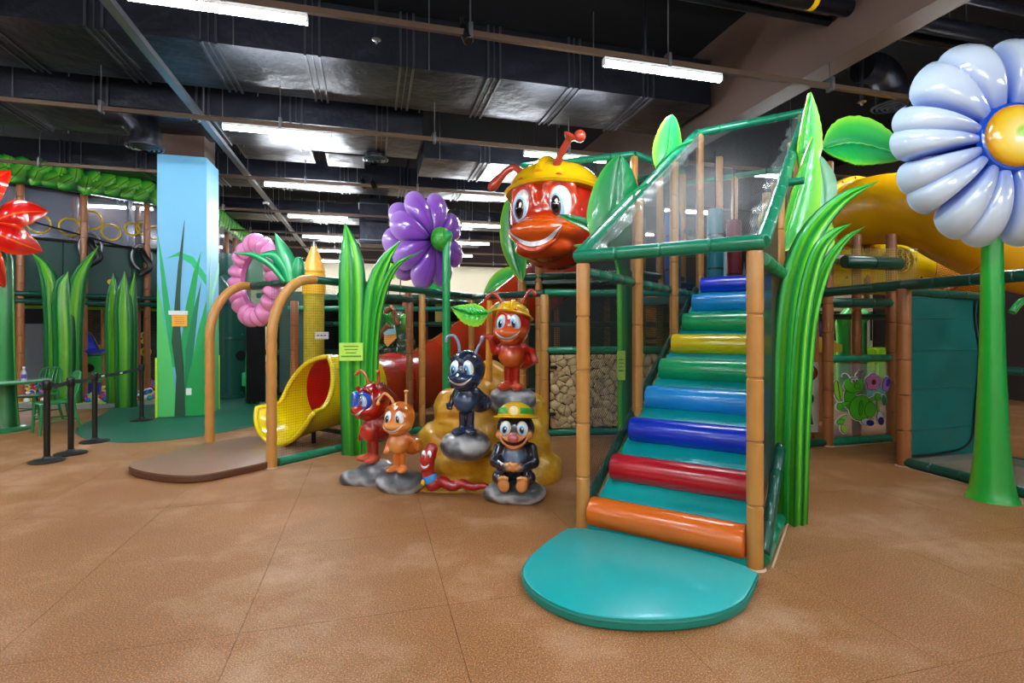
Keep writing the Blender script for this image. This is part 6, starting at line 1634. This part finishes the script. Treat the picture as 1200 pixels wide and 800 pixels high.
for k in range(5): a = k * 1.2566 - 1.57; el(1023.5 + 5.2 * math.cos(a), 448 + 5.6 * math.sin(a), 4.3, 4.6, '#e896d4', 5 + .1 * k)
el(1023.5, 448, 2.8, 3.2, '#8a1020', 7, 0, False); el(1040, 451, 4.6, 8.5, '#b48ae0', 5, 12); el(1041.5, 449, 2.2, 5, '#5a2ab0', 7, 12, False)
el(1015, 494, 6, 3.6, '#eef0f4', 4, 8); el(1019.5, 496, 5, 3.4, '#2a2a9a', 5, 15, False); el(1032, 489, 3.6, 6, '#eef0f4', 4, -8); el(1033, 494.5, 3.6, 5, '#2a2a9a', 5, -8, False)
el(986, 490, 7, 2.2, GCc, 3, -35); el(984, 492.5, 4.6, 2.6, GA, 4, -10); el(987.5, 501, 3, 5, '#b0d83a', 4, -20)
for pts in ([(996, 444), (992, 438), (987, 437), (984.5, 440)], [(1001, 443), (1002, 438), (1006, 434), (1009.5, 434.5)]):
    MB().tube(smooth_path([pt(x, y, 3) for x, y in pts], 10), .007, 6).build('printed_feeler', PM['#f0f2ee'], t)
el(984.6, 440, 1.1, 1.3, '#f0f2ee', 6, 0, False); el(1009.5, 434.5, 1.3, 1.2, '#101010', 6, 0, False)
# brown printed panel farther left
t = thing('brown_print_panel', 'panel with a brown ant print half hidden by the tallest grass stalk', 'panel', V((3.9, 7.25, .1)))
p0 = V((3.35, 7.1, 0)); bx_ = V((.98, .12, 0)).normalized(); bn_ = bx_.cross(UP)
MB().box(p0 + bx_ * .42 + UP * .62, (.8, .012, .95), bx_, bn_).build('pale_sheet', plain('pale_sheet', '#b9b2a6', .4, var=.08), t, smooth=0)
def bp(pts, c, l): MB().prism([p0 + bx_ * x + UP * z + bn_ * (.006 + .003 * l) for x, z in pts], bn_, .002).build('print_shape', plain('brown_print_tone', c, .4, var=.05), t, smooth=0)
def be(cx, cz, rx, rz, c, l): bp([(cx + math.cos(a) * rx, cz + math.sin(a) * rz) for a in np.linspace(0, 2 * PI, 20)[:-1]], c, l)
be(.55, .95, .26, .15, '#20120a', 1); be(.55, .95, .24, .13, '#7a1c10', 2); be(.56, 1.0, .19, .10, '#c49a6a', 3); be(.5, .62, .15, .16, '#20120a', 1); be(.5, .62, .13, .14, '#a8672c', 2); be(.68, .6, .07, .08, '#14100c', 2); be(.68, .6, .035, .045, '#e8e8e8', 3)
for x in (.35, .42, .6, .68): bp([(x, .42), (x + .03, .42), (x + .06, .25), (x + .03, .25)], '#1a1410', 2)
t = thing('inner_tree_trunk', 'green branching tree trunk inside the right hand frame', 'plant sculpture', V((at(995, 440, 10).x, 10, 0)))
for x, wd_ in ((990, .14), (1008, .11)): MB().tube(smooth_path([V((at(x, 440, 10).x, 10, 0)), at(x, 400, 10), at(x - 1, 378, 10), at(x + 8, 366, 10)], 16), wd_, 12).build('trunk', stemm, t)
MB().tube(smooth_path([at(992, 395, 9.95), at(985, 380, 9.95), at(982, 368, 9.95)], 8), .05, 8).build('branch', stemm, t)
t = thing('lime_low_wall', 'lime green low padded wall seen through the ant picture frame', 'padded wall', V((7.6, 12.4, 0)))
for k in range(5): MB().box(V((6.8 + .72 * k, 12.4 + .1 * k, .55)), (.7, .3, 1.1), V((.99, .14, 0)), bev=.04).build('padded_block', plain('lime_pad', '#8fc41e', .4, var=.08), t, smooth=30)
MB().box(V((8.2, 12.2, .18)), (3.6, .3, .36), V((.99, .14, 0)), bev=.03).build('turquoise_plinth', M['teal'], t, smooth=30)
t = thing('cream_partition', 'cream partition with dark railings seen through the right hand frame', 'partition', V((9.3, 14.6, 0)), 0, None, 'structure')
MB().box(V((9.4, 14.6, 1.35)), (5.2, .1, 2.7), RB).build('partition_board', M['cream'], t, smooth=0)
for k in range(16): MB().box(V((7.9 + .17 * k, 14.1 + .045 * k, 1.6)), (.03, .03, .75), RB).build('railing_bar', M['black'], t, smooth=0)
MB().box(V((9.2, 14.42, 2.0)), (2.7, .03, .04), RB).build('railing_top', M['black'], t, smooth=0)
t = thing('bluish_ball_pad', 'purple blue padded ball with a yellow base left of the picture panel', 'pad', V((at(955, 400, 9.0).x, 9.0, 0)))
q = at(957, 384, 9.0); MB().ball(q, (.22, .18, .22), 18, 12).build('purple_pad', plain('purple_pad', '#3a30a8', .35, coat=.3, var=.1), t)
MB().prism([q + V((-.25, -.2, -.1)), q + V((.25, -.2, -.28)), q + V((.25, -.2, -.4)), q + V((-.25, -.2, -.4))], V((0, -1, 0)), .1).build('yellow_wedge', plain('yellow_wedge', '#c8b01a', .4, var=.1), t)
MB().tube([V((q.x, q.y, 0)), q - UP * .2], .12, 12).build('stand', M['post_brown'], t)
# painted jungle board behind the top roller
t = thing('jungle_board', 'pale blue board painted with yellow and green spiky plants behind the top roller', 'painted board', S(6.0, .55, 2.05))
o = S(5.95, -.3, 2.02)
MB().box(o + SB * .72 + UP * .55, (1.4, .03, 1.1), SB, SA).build('blue_board', plain('board_sky', '#9cc8dc', .5, var=.06), t, smooth=0)
for x, z, c, n_ in ((.55, .62, '#0b0b0a', 6), (.5, .75, '#0f8a54', 5), (.78, .72, '#e2b414', 6), (.72, .8, '#8a1a12', 5), (1.1, .7, '#0c8a5a', 5)):
    pts = [(x - .22, z + .3), (x + .22, z + .3)]
    for k in range(n_): pts += [(x + .22 - .44 * (k + .3) / n_, z - .3 + .1 * (k % 3)), (x + .22 - .44 * (k + .9) / n_, z + .05)]
    MB().prism([o + SB * a + UP * b_ - SA * (.02 + .004 * x) for a, b_ in pts], -SA, .006).build('painted_frond', plain('frond_' + c[1:], c, .5, var=.1), t, smooth=0)
